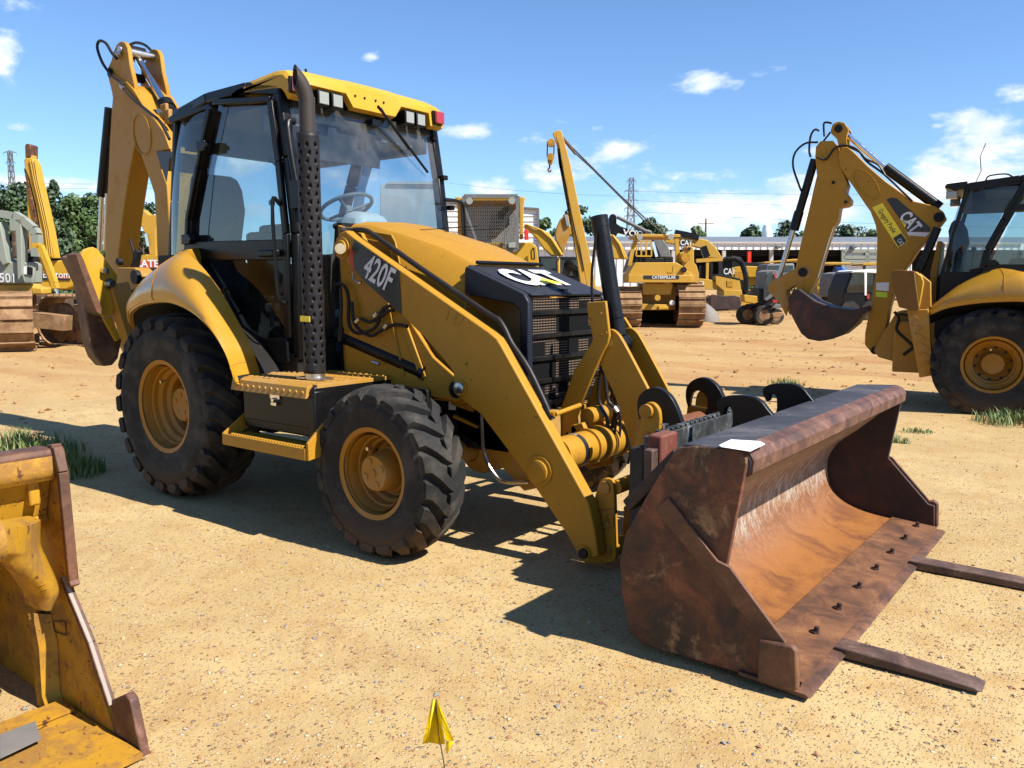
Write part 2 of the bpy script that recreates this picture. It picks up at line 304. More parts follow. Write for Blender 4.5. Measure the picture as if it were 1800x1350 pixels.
def leafmat(name, a, c2):
    m, nt, b, o = newmat(name); P = coords(nt); oi = nz(nt, P, .9, 3, .6); s = nz(nt, P, 6, 3, .6)
    L(nt, mixc(nt, ramp(nt, mth(nt, 'ADD', mth(nt, 'MULTIPLY', oi, .6), mth(nt, 'MULTIPLY', s, .4)), .35, .65), a, c2), b.inputs['Base Color']); b.inputs['Roughness'].default_value = .6
    b.inputs['Transmission Weight'].default_value = 0
leafmat('leaf', (.035, .07, .015), (.075, .125, .03)); leafmat('leaf_dark', (.018, .042, .014), (.045, .08, .025)); leafmat('grass_blade', (.07, .13, .02), (.16, .20, .06))
paint('grime_brown', (.14, .065, .014), .6, amt=.6, dirt=(.05, .03, .015))
plain_later = 1
paint('bark', (.10, .07, .05), .9, amt=.3)

# ---------------------------------------------------------------- mesh building
class MB:
    def __init__(s): s.v = []; s.f = []; s.m = []; s.cur = 0
    def add(s, vs, fs, mi=None):
        n = len(s.v); s.v += [Vector(v) for v in vs]
        for f in fs: s.f.append([i+n for i in f]); s.m.append(s.cur if mi is None else mi)
        return s
    def box(s, c, d, rz=0, M=None):
        c = Vector(c); hx, hy, hz = (x/2 for x in d)
        M = M or Matrix.Rotation(rz, 3, 'Z')
        vs = [c + M @ Vector((x*hx, y*hy, z*hz)) for x in (-1, 1) for y in (-1, 1) for z in (-1, 1)]
        return s.add(vs, [(0, 1, 3, 2), (4, 6, 7, 5), (0, 4, 5, 1), (2, 3, 7, 6), (0, 2, 6, 4), (1, 5, 7, 3)])
    def bx(s, x0, x1, y0, y1, z0, z1): return s.box(((x0+x1)/2, (y0+y1)/2, (z0+z1)/2), (abs(x1-x0), abs(y1-y0), abs(z1-z0)))
    def ext(s, pts, vec):
        pts = [Vector(p) for p in pts]; vec = Vector(vec); n = len(pts)
        fs = [tuple(range(n)), tuple(range(2*n-1, n-1, -1))] + [(i, (i+1) % n, n+(i+1) % n, n+i) for i in range(n)]
        return s.add(pts + [p+vec for p in pts], fs)
    def py(s, xz, y0, y1): return s.ext([(x, y0, z) for x, z in xz], (0, y1-y0, 0))
    def bar(s, p0, p1, w, t, up=(0, 1, 0)):
        p0, p1 = Vector(p0), Vector(p1); d = (p1-p0).normalized(); u = Vector(up); a = d.cross(u)
        if a.length < 1e-4: a = d.cross(Vector((1, 0, 0)))
        a.normalize(); b = a.cross(d)
        q = [a*w/2+b*t/2, -a*w/2+b*t/2, -a*w/2-b*t/2, a*w/2-b*t/2]
        return s.add([p0+x for x in q]+[p1+x for x in q], [(0, 1, 2, 3), (7, 6, 5, 4)]+[(i, (i+1) % 4, 4+(i+1) % 4, 4+i) for i in range(4)])
    def bars(s, pts, w, t, up=(0, 1, 0)):
        for a, b in zip(pts, pts[1:]): s.bar(a, b, w, t, up)
        return s
    def cyl(s, p0, p1, r, n=20, r2=None):
        return s.tube([p0, p1], r, n, r2=r2)
    def tube(s, pts, r, n=8, r2=None, caps=True, closed=False):
        pts = [Vector(p) for p in pts]; k = len(pts); rings = []
        tg = [(pts[min(i+1, k-1)]-pts[max(i-1, 0)]).normalized() for i in range(k)]
        a = tg[0].orthogonal().normalized()
        for i, p in enumerate(pts):
            a = (a-tg[i]*a.dot(tg[i])).normalized(); b = tg[i].cross(a)
            rr = r if not isinstance(r, (list, tuple)) else r[i]
            if r2 is not None: rr = r+(r2-r)*i/(k-1)
            rings.append([p+(a*math.cos(2*PI*j/n)+b*math.sin(2*PI*j/n))*rr for j in range(n)])
        return s.loft(rings, caps)
    def loft(s, rings, caps=True, closed=True):
        n = len(rings[0]); k = len(rings); fs = []
        for i in range(k-1):
            for j in range(n if closed else n-1): fs.append((i*n+j, i*n+(j+1) % n, (i+1)*n+(j+1) % n, (i+1)*n+j))
        if caps: fs += [tuple(range(n))[::-1], tuple((k-1)*n+j for j in range(n))]
        return s.add([p for r in rings for p in r], fs)
    def lathe(s, prof, c=(0, 0, 0), n=40, axis='y', caps=False, closedprof=False):
        c = Vector(c); rings = []
        for (h, r) in prof:
            ring = []
            for j in range(n):
                a = 2*PI*j/n; x, z = r*math.cos(a), r*math.sin(a)
                ring.append(c+(Vector((x, h, z)) if axis == 'y' else Vector((x, z, h)) if axis == 'z' else Vector((h, x, z))))
            rings.append(ring)
        if closedprof: rings.append(rings[0])
        return s.loft(rings, caps)
    def ball(s, c, r, n=10):
        return s.lathe([(-r*math.cos(PI*i/n), max(r*math.sin(PI*i/n), 1e-4)) for i in range(n+1)], c, n*2, 'z')
    def text(s, txt, o, rt, up, size, bold=.0, sx=1.0, thick=.002, shear=0, align='LEFT'):
        cu = bpy.data.curves.new('t', 'FONT'); cu.body = txt; cu.size = 1; cu.offset = bold; cu.align_x = align; cu.shear = shear; cu.resolution_u = 3
        ob = bpy.data.objects.new('t', cu); C.objects.link(ob); dg = bpy.context.evaluated_depsgraph_get()
        me = bpy.data.meshes.new_from_object(ob.evaluated_get(dg)); o, rt, up = Vector(o), Vector(rt).normalized(), Vector(up).normalized(); nn = rt.cross(up)*thick
        vs = [o+rt*v.co.x*size*sx+up*v.co.y*size+nn for v in me.vertices]; s.add(vs, [tuple(p.vertices) for p in me.polygons])
        bpy.data.objects.remove(ob); bpy.data.curves.remove(cu); bpy.data.meshes.remove(me); return s
    def mir(s):  # mirror in y
        s.v = [Vector((v.x, -v.y, v.z)) for v in s.v]; s.f = [f[::-1] for f in s.f]; return s
    def xf(s, M): s.v = [M @ v for v in s.v]; return s
    def clusters(s, gap=.004):
        n = len(s.v); par = list(range(n))
        def fd(i):
            while par[i] != i: par[i] = par[par[i]]; i = par[i]
            return i
        for f in s.f:
            r = fd(f[0])
            for k in f[1:]: par[fd(k)] = r
        isl = {}
        for k, f in enumerate(s.f): isl.setdefault(fd(f[0]), []).append(k)
        if len(isl) == 1 or len(isl) > 60: return None
        bb = []
        for fs in isl.values():
            vs = [s.v[i] for k in fs for i in s.f[k]]
            bb.append([[min(v[a] for v in vs)-gap for a in range(3)], [max(v[a] for v in vs)+gap for a in range(3)], fs])
        ch = True
        while ch:
            ch = False
            for i in range(len(bb)):
                for j in range(i+1, len(bb)):
                    if all(bb[i][0][a] <= bb[j][1][a] and bb[j][0][a] <= bb[i][1][a] for a in range(3)):
                        q = bb.pop(j); bb[i] = [[min(bb[i][0][a], q[0][a]) for a in range(3)], [max(bb[i][1][a], q[1][a]) for a in range(3)], bb[i][2]+q[2]]; ch = True; break
                if ch: break
        return [q[2] for q in bb] if len(bb) > 1 else None
    def build(s, name, mats, parent=None, bevel=0, ang=38, loc=None, rz=0, recalc=True, weld=0, split=True):
        if parent and split and not any(k in name for k in ('letter', 'print', 'mark', 'number', 'scribble', 'band')):
            cl = s.clusters()
            if cl:
                first = None
                for fs in cl:
                    b = MB(); mp = {}
                    for k in fs:
                        b.f.append([mp.setdefault(i, len(mp)) for i in s.f[k]]); b.m.append(s.m[k])
                    b.v = [s.v[i] for i in mp]
                    o = b.build(name, mats, parent, bevel, ang, loc, rz, recalc, weld, False); first = first or o
                return first
        me = bpy.data.meshes.new(name); me.from_pydata([tuple(v) for v in s.v], [], s.f)
        if isinstance(mats, str): mats = [mats]
        for k in mats: me.materials.append(MATS[k])
        me.polygons.foreach_set('material_index', s.m)
        if recalc or weld:
            bm = bmesh.new(); bm.from_mesh(me)
            if weld: bmesh.ops.remove_doubles(bm, verts=bm.verts, dist=weld)
            if recalc: bmesh.ops.recalc_face_normals(bm, faces=bm.faces)
            bm.to_mesh(me); bm.free()
        me.polygons.foreach_set('use_smooth', [True]*len(me.polygons)); me.set_sharp_from_angle(angle=R_(ang))
        o = bpy.data.objects.new(name, me); C.objects.link(o)
        if parent: o.parent = parent
        if loc: o.location = loc
        if rz: o.rotation_euler.z = rz
        if bevel:
            b = o.modifiers.new('bevel', 'BEVEL'); b.width = bevel; b.segments = 2; b.limit_method = 'ANGLE'; b.angle_limit = R_(40); b.harden_normals = False
        return o
def tag(o, label, cat, group=None, kind=None):
    if label: o['label'] = label
    if cat: o['category'] = cat
    if group: o['group'] = group
    if kind: o['kind'] = kind
    return o
def part(o, label): o['label'] = label; return o
def rounded(pts, n=2):
    for _ in range(n):
        q = []
        for i in range(len(pts)):
            a, b = pts[i], pts[(i+1) % len(pts)]; q += [(a[0]*.78+b[0]*.22, a[1]*.78+b[1]*.22), (a[0]*.22+b[0]*.78, a[1]*.22+b[1]*.78)]
        pts = q
    return pts
class Fr:   # a thing's own frame: origin on the ground and heading
    def __init__(s, o=(0, 0, 0), deg=0):
        s.o = Vector(o); s.h = R_(deg); s.M = Matrix.Translation(s.o) @ Matrix.Rotation(s.h, 4, 'Z'); s.I = s.M.inverted(); s.R3 = s.I.to_3x3()
        s.c = s.I @ CAM
    def on(s, ax, val, *pts):   # the point of the plane local ax = val that the photograph shows at (u, v)
        r = []; a = 'xyz'.index(ax)
        for u, v in pts:
            d = s.R3 @ (cf+(u-900)/FPX*cr+(v-675)/FPX*cd); r.append(s.c+d*((val-s.c[a])/d[a]))
        return r
    def y(s, val, *pts): return s.on('y', val, *pts)
    def x(s, val, *pts): return s.on('x', val, *pts)
    def z(s, val, *pts): return s.on('z', val, *pts)
    def thing(s, name, label, cat, group=None):
        o = bpy.data.objects.new(name, None); C.objects.link(o); o.location = s.o; o.rotation_euler = (0, 0, s.h); o.empty_display_size = .3
        return tag(o, label, cat, group)
W = Fr()
def depth_point(u, v, dist, z=None):   # point seen at (u, v) at a distance along the view axis
    return CAM+(cf+(u-900)/FPX*cr+(v-675)/FPX*cd)*dist
def ground_frame(u, dist, deg, z=0):   # frame standing on the ground under column u
    p = depth_point(u, 500, dist); return Fr((p.x, p.y, z), deg)
VAZ = math.degrees(YAW)
def smooth_path(pts, n=6):
    pts = [Vector(p) for p in pts]; out = []
    P = [pts[0]*2-pts[1]]+pts+[pts[-1]*2-pts[-2]]
    for i in range(1, len(P)-2):
        for k in range(n):
            t = k/n; a, b, c, d = P[i-1], P[i], P[i+1], P[i+2]
            out.append(.5*((2*b)+(c-a)*t+(2*a-5*b+4*c-d)*t*t+(3*b-a-3*c+d)*t**3))
    out.append(pts[-1]); return out
# ---------------------------------------------------------------- wheels shared by both backhoe loaders
def tyre_mb(R, w, rr, n, depth=.035, slant=.16, thk=.062, off=.5):
    b = MB(); h = R-depth-rr; hw = w/2
    prof = [(-.36*w, rr-.005), (-.41*w, rr+.06*h), (-.425*w, rr+.065*h), (-.43*w, rr+.12*h), (-.475*w, rr+.35*h), (-.485*w, rr+.55*h), (-.491*w, rr+.58*h), (-.491*w, rr+.62*h), (-.484*w, rr+.65*h), (-.46*w, rr+.80*h), (-.41*w, R-depth-.028), (-.25*w, R-depth-.004), (0, R-depth+.012)]
    prof = prof+[(-a, r) for a, r in prof[-2::-1]]
    b.lathe(prof, n=72)
    for side in (-1, 1):
        for k in range(n):
            t0 = 2*PI*(k+(off if side > 0 else 0))/n
            rings = []
            # centreline: down the sidewall, across the shoulder, slanting to the middle
            for (yy, r_in, r_out, dt, tk) in ((.486*w, R-.17*R, R-.14*R, 0, .85), (.495*w, R-.115*R, R-.085*R, 0, 1.05), (.475*w, R-depth-.05, R-.042, 0, 1.1),
                                              (.41*w, R-depth-.03, R-.020, .02, 1.05), (.26*w, R-depth-.006, R-.005, .38, .95), (.12*w, R-depth+.002, R+.002, .72, .86), (-.03*w, R-depth+.004, R+.003, 1.0, .72)):
                ring = []
                th = t0+slant*dt; tt = thk*tk/R/2
                for (a, r) in ((-tt*1.25, r_in), (-tt*.85, r_out), (tt*.85, r_out), (tt*1.25, r_in)):
                    yv = side*yy if r == r_out or yy > .45*w else side*yy*.98
                    ring.append(Vector((r*math.sin(th+a), yv, r*math.cos(th+a))))
                rings.append(ring)
            b.loft(rings)
    return b
def wheel(parent, name, x, y, z, R, w, rr, n, out, front, label=None, spin=0):
    """out = -1 when the dish looks to local -y"""
    g = bpy.data.objects.new(name, None); C.objects.link(g); g.parent = parent; g.location = (x, y, z)
    if label: g['label'] = label
    t = tyre_mb(R, w, rr, n, .045 if not front else .034, slant=(.30 if front else .26)*(1), thk=.092 if front else .098)
    t.xf(Matrix.Rotation(spin, 4, 'Y')); 
    if out > 0: t.mir()
    t.build('tyre', 'rubber', g, ang=30)
    b = MB(); fw = .40*w
    if front: prof = [(-fw, rr-.012), (-fw-.008, rr+.014), (-fw+.004, rr+.016), (-fw+.012, rr-.004), (-fw+.05, rr-.018), (-fw+.075, rr-.03), (-fw+.085, rr-.052), (-fw+.125, rr-.058), (-fw+.135, rr-.075), (-fw+.17, rr-.085), (-fw+.185, .11), (-fw+.19, .02)]
    else: prof = [(-fw, rr-.014), (-fw-.010, rr+.016), (-fw+.004, rr+.018), (-fw+.014, rr-.006), (-fw+.05, rr-.022), (-fw+.07, rr-.046), (-fw+.10, rr-.05), (-fw+.12, rr-.075), (-fw+.15, rr-.08), (-fw+.17, rr-.105), (-fw+.23, rr-.115), (-fw+.25, rr-.15), (-fw+.235, .14), (-fw+.24, .02)]
    b.lathe(prof, n=56)
    b.lathe([(-a-.0, r) for a, r in ((fw-.02, rr-.03), (0, rr-.05), (-fw, rr-.02))], n=40)
    if out > 0: b.mir()
    rim = b.build('rim', 'yellow_rim', g, ang=28)
    h = MB()
    if front:
        h.lathe([(-fw+.19, .135), (-fw+.13, .13), (-fw+.12, .118), (-fw+.05, .104), (-fw+.02, .10), (-fw+.01, .094), (-fw+.009, .03), (-fw+.009, .0005)], n=36)
        for i in range(4):
            a = i*PI/2+.4; h.cyl((.066*math.cos(a), -fw+.004, .066*math.sin(a)), (.066*math.cos(a), -fw+.02, .066*math.sin(a)), .019, 12)
        h.cyl((0, -fw+.002, 0), (0, -fw+.02, 0), .022, 14)
    else:
        h.lathe([(-fw+.25, .135), (-fw+.16, .13), (-fw+.13, .118), (-fw+.125, .112), (-fw+.124, .03), (-fw+.124, .0005)], n=36)
        for i in range(5):
            a = i*2*PI/5+.3; h.cyl((.068*math.cos(a), -fw+.12, .068*math.sin(a)), (.068*math.cos(a), -fw+.14, .068*math.sin(a)), .017, 12)
    if out > 0: h.mir()
    h.build('hub', 'yellow_rim', g, ang=30)
    k = MB(); rbolt = .185 if not front else .168
    for i in range(8 if front else 10):
        a = 2*PI*i/(8 if front else 10)+.2
        y0 = (-fw+.24 if not front else -fw+.185)
        k.cyl((rbolt*math.cos(a), y0, rbolt*math.sin(a)), (rbolt*math.cos(a), y0-.03, rbolt*math.sin(a)), .015, 6)
    if out > 0: k.mir()
    k.build('lug_nut', 'guard_metal', g)
    v = MB(); v.tube([(-.03, -fw-.004, rr*.55), (-.03, -fw+.03, rr*.57)], .011, 8)
    if out > 0: v.mir()
    v.build('valve', 'steel', g)
    return g

# ================================================================ the large backhoe loader in the middle
F0 = W
A = F0.thing('backhoe_loader', 'large yellow backhoe loader with 420F on its arm, parked in the middle of the yard', 'backhoe loader', 'backhoe loaders')
WB = 2.105
wheel(A, 'rear_wheel', 0, -.88, .64, .648, .42, .31, 22, -1, False, spin=.1)
wheel(A, 'rear_wheel', 0, .88, .64, .648, .42, .31, 22, 1, False)
wheel(A, 'front_wheel', WB, -.945, .464, .474, .31, .240, 20, -1, True, spin=.07)
wheel(A, 'front_wheel', WB, .945, .464, .474, .31, .240, 20, 1, True)

# chassis, axles
b = MB(); b.bx(-1.0, 2.5, -.36, .36, .50, .86); b.bx(-.45, .45, -.5, .5, .42, .9); b.build('chassis', 'black_matt', A, bevel=.012)
b = MB(); b.cyl((0, -.75, .64), (0, .75, .64), .13, 20); b.lathe([(-.3, .1), (-.2, .22), (.2, .22), (.3, .1)], (0, 0, .64)); b.build('rear_axle', 'yellow_dusty', A)
b = MB(); b.cyl((WB, -.82, .47), (WB, .82, .47), .075, 16); b.lathe([(-.26, .08), (-.16, .17), (.16, .17), (.26, .08)], (WB, 0, .47))
for s in (-1, 1): b.box((WB, s*.78, .47), (.18, .14, .26)); b.cyl((WB-.2, s*.2, .5), (WB-.16, s*.78, .5), .025, 10)
b.build('front_axle', 'yellow_dusty', A, bevel=.008)
b = MB(); b.py([(2.12, .95), (2.62, .86), (2.78, .72), (2.78, .36), (2.6, .30), (2.3, .52), (2.1, .58)], -.36, -.33); b.py([(2.12, .95), (2.62, .86), (2.78, .72), (2.78, .36), (2.6, .30), (2.3, .52), (2.1, .58)], .33, .36)
b.bx(2.66, 2.72, -.33, .33, .38, .76); b.box((2.79, -.2, .45), (.05, .1, .1))
b.build('front_frame', 'yellow_dusty', A, bevel=.006)
b = MB(); b.ext(F0.y(-.363, (789, 702), (802, 704), (801, 721), (789, 720)), (0, -.002, 0)); b.build('small_label', 'decal_white', A)
b = MB(); b.ext(F0.y(-.362, (796, 700), (835, 715), (834, 724), (796, 711)), (0, -.012, 0)); b.ext(F0.y(-.362, (800, 728), (842, 748), (842, 752), (800, 734)), (0, -.02, 0)); b.build('frame_lug', 'yellow', A)

# hood: stations along x, half sections mirrored
def hood_section(x, zt, hw, zb=.78):
    P = [(-hw, zb), (-hw-.01, zb+.25), (-hw-.012, zt-.19), (-hw+.006, zt-.155), (-hw+.075, zt-.035), (-hw+.10, zt-.012), (-hw*.5, zt+.012), (0, zt+.022)]
    P = P+[(-y, z) for y, z in P[-2::-1]]
    return [Vector((x, y, z)) for y, z in P]
b = MB(); b.loft([hood_section(x, z, h) for x, z, h in ((1.17, 1.885, .43), (1.32, 1.875, .43), (1.6, 1.81, .425), (1.95, 1.715, .42), (2.22, 1.60, .405))], caps=True, closed=True)
b.build('hood', 'yellow', A, bevel=.008, ang=22)
b = MB()
for y in (-.39, .39): b.box((1.62, y*.3, 1.832), (.9, .004, .004))
b.bars(F0.y(-.445, (714, 468), (712, 560)), .006, .004); b.bars(F0.y(-.437, (822, 515), (816, 655)), .006, .004)
b.build('panel_seam', 'black_matt', A)
# raised shoulder panel at the rear of the hood side
b = MB(); b.ext(F0.y(-.441, (612, 399), (690, 412), (697, 425), (712, 500), (700, 495), (688, 436), (678, 426), (622, 414)), (0, -.012, 0)); b.build('side_trim', 'yellow', A, bevel=.004)
b = MB(); b.ext(F0.y(-.442, (620, 416), (678, 427), (686, 437), (698, 492), (640, 455)), (0, -.006, 0)); b.build('side_vent', 'yellow_rim', A)
# lower side panels, loader tower
b = MB()
for s in (-1, 1):
    q = [(1.20, 1.86), (1.42, 1.80), (1.62, 1.5), (2.02, 1.05), (2.35, .85), (2.2, .80), (1.25, .86)]
    b.py(q, s*.455, s*.485)
b.build('loader_tower', 'yellow', A, bevel=.006)
b = MB(); 
for s in (-1, 1): b.bar((1.62, s*.49, 1.5), (1.78, s*.49, .92), .012, .012); b.bar((1.80, s*.49, 1.22), (1.95, s*.49, .92), .05, .02)
b.build('tower_rib', 'yellow', A, bevel=.006)

# black nose with the logo, guard frame, grille
b = MB()
top = [(2.225, 1.572), (2.64, 1.425)]
for s in (-1, 1):
    b.py([(2.215, 1.56), (2.225, 1.585), (2.64, 1.43), (2.675, 1.38), (2.68, .72), (2.62, .72), (2.615, 1.33), (2.57, 1.37), (2.215, 1.42)], s*.375, s*.42)
b.ext([(2.20, -.376, 1.594), (2.21, -.376, 1.57), (2.66, -.376, 1.405), (2.675, -.376, 1.422)], (0, .752, 0))
b.build('nose_cowl', 'navy', A, bevel=.012)
b = MB(); b.bx(2.60, 2.655, -.374, .374, .70, 1.40); b.build('grille', 'grille_mesh', A)
b = MB()
for z in (1.32, 1.19, 1.06, .93, .8): b.bx(2.656, 2.672, -.373, .373, z-.014, z+.014)
b.build('grille_bar', 'black', A, bevel=.003)
b = MB(); b.tube([(2.235, -.33, 1.607), (2.235, .33, 1.607)], .011, 8)
b.bx(2.50, 2.53, .0, .035, 1.462, 1.49); b.bx(2.60, 2.64, -.02, .02, 1.43, 1.452)
b.build('nose_hinge', 'black', A)
nd = Vector((-.45, 0, .172)).normalized(); no = Vector((2.635, -.30, 1.437))
b = MB()
b.text('CAT', no+nd*.10+Vector((0, .0, .006)), (0, 1, 0), nd, .34, bold=.045, sx=.80, thick=.002)
lg = b.build('logo_lettering', 'decal_white', A)
b = MB(); q = [no+nd*.105+Vector((0, .20, .010)), no+nd*.105+Vector((0, .42, .010)), no+nd*.20+Vector((0, .31, .010))]
b.ext(q, (0, 0, .001)); b.build('logo_triangle', 'decal_yellow', A)
b = MB(); b.py([(1.165, .80), (1.165, 1.88), (1.12, 1.88), (1.12, .80)], -.42, .42); b.build('firewall', 'black_matt', A)

# cab ------------------------------------------------------------
ZR = 2.70
b = MB()   # floor tub and rear lower body
b.bx(-.5, 1.08, -.66, .66, .86, 1.0); b.bx(-.64, -.56, -.58, .58, .9, 1.6)
for s in (-1, 1): b.py([(-.62, .95), (1.08, .95), (1.08, 1.12), (.6, 1.1), (.3, 1.2), (-.05, 1.62), (-.62, 1.66)] , s*.585, s*.61)
b.bx(-.5, .86, .64, .67, 1.0, 1.66)
b.py([(-.62, .9), (.62, .9), (.30, 1.25), (-.02, 1.56), (-.16, 1.70), (-.60, 1.70)], -.70, -.64)
b.py([(-.62, .9), (.62, .9), (.30, 1.25), (-.02, 1.56), (-.16, 1.70), (-.60, 1.70)], .68, .70)
b.py([(.6, .90), (1.06, .90), (1.06, 1.04), (.55, 1.02)], -.725, -.66)
b.bx(1.06, 1.11, -.66, -.44, .9, 1.12); b.bx(1.06, 1.11, .44, .66, .9, 1.12)
cabbody = b.build('cab_floor', 'black_matt', A, bevel=.01)
b = MB()
for s in (-1, 1):
    y = s*.69
    b.bars([(1.05, y, 1.0), (1.06, y, 1.80), (1.0, y, 2.28), (.93, y, 2.68)], .07, .07)                          # front posts
    b.bars([(.20, y, 2.70), (.02, y, 2.30), (-.13, y, 1.95), (-.17, y, 1.72)], .075, .07)         # middle posts
    b.bars([(-.15, y, 1.74), (.04, y, 1.56), (.36, y, 1.25), (.60, y, .93)], .11, .07)
    b.bars([(-.60, y*.86, 1.62), (-.50, y*.87, 2.1), (-.37, y*.90, 2.70)], .05, .05)               # rear posts
    b.bars([(-.37, y*.92, 2.70), (.15, y, 2.75), (.6, y, 2.755), (.95, y, 2.69)], .07, .06)            # roof rails
    b.bars([(-.16, y, 1.74), (1.06, y, 1.70)], .10, .05)                                            # waist rail
    b.bars([(-.60, y*.86, 1.66), (-.17, y, 1.72)], .06, .05)
b.bar((.94, -.69, 2.67), (.94, .69, 2.67), .07, .06, (1, 0, 0)); b.bar((-.37, -.63, 2.70), (-.37, .63, 2.70), .06, .06, (1, 0, 0)); b.bar((-.60, -.60, 1.62), (-.60, .60, 1.62), .08, .05, (1, 0, 0))
b.build('cab_frame', 'black', A, bevel=.012)
b = MB(); b.loft([[Vector((x, s, z+c)) for x, z in ((-.37, 2.71), (-.18, 2.765), (.30, 2.80), (.62, 2.80), (.62, 2.76), (-.35, 2.67))] for s, c in ((-.70, -.03), (-.6, 0), (0, .02), (.6, 0), (.70, -.03))], closed=True)
b.build('cab_roof', 'black', A, bevel=.006)
b = MB()   # yellow roof cap and visor
sec = lambda y, dz, lo: [Vector((x, y, z)) for x, z in ((.46, 2.765+dz), (.50, 2.80+dz), (.91, 2.835+dz), (1.0, 2.825+dz), (1.045, 2.79+dz), (1.06, lo), (1.015, lo-.015), (.975, 2.70), (.46, 2.735))]
ys = [(-.72, -.05, 2.68), (-.70, -.02, 2.645), (-.575, 0, 2.645), (-.56, .0, 2.735), (-.26, .005, 2.735), (-.20, .01, 2.655), (.19, .01, 2.655), (.25, .005, 2.735), (.535, .0, 2.735), (.55, 0, 2.645), (.68, -.02, 2.645), (.70, -.05, 2.68)]
b.loft([sec(y, d, l) for y, d, l in ys]); b.build('roof_cap', 'yellow_bright', A, bevel=.01, ang=30)
b = MB()
for y in (-.42, -.22, .02, .2): b.cyl((1.05, y*.42, 2.735), (1.058, y*.42, 2.735), .008, 10)
b.cyl((.95, -.5, 2.83), (.95, -.5, 2.86), .008, 8)
b.build('cap_screw', 'black', A)
b = MB(); b.bx(.92, .97, -.64, .64, 2.60, 2.74); b.build('visor_panel', 'black_matt', A)
for y, mt in ((-.672, 'lens_amber'), (.62, 'lens_red')):
    h = MB(); h.bx(1.05, 1.075, y-.05, y+.05, 2.66, 2.76); hh = h.build('marker_light', 'black', A, bevel=.004)
    h = MB(); h.bx(1.076, 1.10, y-.043, y+.043, 2.667, 2.753); h.build('lens', mt, hh, bevel=.006)
    h = MB(); h.bx(1.0, 1.10, (y+(.035 if y > 0 else -.035))-.04, (y+(.035 if y > 0 else -.035))+.04, 2.60, 2.70)
for y in (-.45, -.335, .335, .45):
    h = MB(); h.bx(.97, 1.06, y-.047, y+.047, 2.625, 2.72); h.cyl((1.01, y, 2.72), (1.01, y, 2.76), .012, 8); hh = h.build('work_light', 'black', A, bevel=.01)
    h = MB(); h.bx(1.061, 1.067, y-.038, y+.038, 2.634, 2.711); h.build('lens', 'lens_clear', hh, bevel=.004)
# headliner
b = MB(); b.bx(-.2, .90, -.62, .62, 2.63, 2.65); b.box((.72, -.0, 2.56), (.34, 1.1, .12)); b.bx(-.40, .90, .60, .68, 2.47, 2.68); b.bx(-.42, -.34, -.55, .62, 2.47, 2.70); b.build('headliner', 'grey_cab', A, bevel=.02)
b = MB(); b.box((.90, -.12, 2.42), (.012, .62, .22), M=Matrix.Rotation(.12, 3, 'Y')); b.cyl((.90, -.4, 2.54), (.90, .18, 2.54), .008, 8); b.build('sun_visor', 'seat_cloth', A, bevel=.02)
# glass
b = MB(); b.ext([(1.095, -.655, 1.0), (1.10, -.655, 1.75), (1.065, -.655, 2.63), (1.065, .655, 2.63), (1.10, .655, 1.75), (1.095, .655, 1.0)], (.006, 0, 0)); b.v = [v for v in b.v]; 
b = MB(); rows = []
for (x, z) in ((1.085, 1.0), (1.09, 1.80), (1.03, 2.28), (.955, 2.65)): rows.append([Vector((x+.02*(1-(y/.655)**2), y, z)) for y in (-.655, -.45, -.2, 0, .2, .45, .655)])
b.loft(rows, caps=False, closed=False); b.build('windshield', 'glass_wind', A, recalc=False)
for s in (-1, 1):
    b = MB(); y = s*.695
    q = [(-.10, 1.78), (1.02, 1.75), (.98, 2.28), (.90, 2.66), (.28, 2.70), (.08, 2.30)]
    b.add([(x, y, z) for x, z in q], [tuple(range(len(q)))]); b.build('door_window', 'glass', A, recalc=False)
    b = MB(); q = [(-.12, 1.68), (1.02, 1.66), (1.02, 1.06), (.55, 1.04), (.10, 1.50)]
    b.add([(x, y, z) for x, z in q], [tuple(range(5))]); b.build('lower_window', 'glass_lower', A, recalc=False)
    b = MB(); b.add([(x, y+s*.004, z) for x, z in ((-.10, 1.78), (.06, 1.78), (.19, 2.27), (.40, 2.70), (.28, 2.70), (.08, 2.30))], [tuple(range(6))]); b.build('window_border', 'glass_border', A, recalc=False)
    b = MB(); rings = []
    for z, dx in ((1.68, 0), (2.1, .04), (2.45, .11), (2.67, .19)):
        rings.append([Vector((-.18+dx*1.9-.0, y, z)), Vector((-.33+dx*1.5, y*.985, z)), Vector((-.47+dx*1.25, y*.95, z)), Vector((-.59+dx*1.1, y*.87, z))])
    b.loft(rings, caps=False, closed=False); b.build('quarter_window', 'glass_dark', A, recalc=False)
b = MB(); b.add([(-.60, -.57, 1.68), (-.60, .57, 1.68), (-.37, .59, 2.68), (-.37, -.59, 2.68)], [(0, 1, 2, 3)]); b.build('rear_window', 'glass', A, recalc=False)
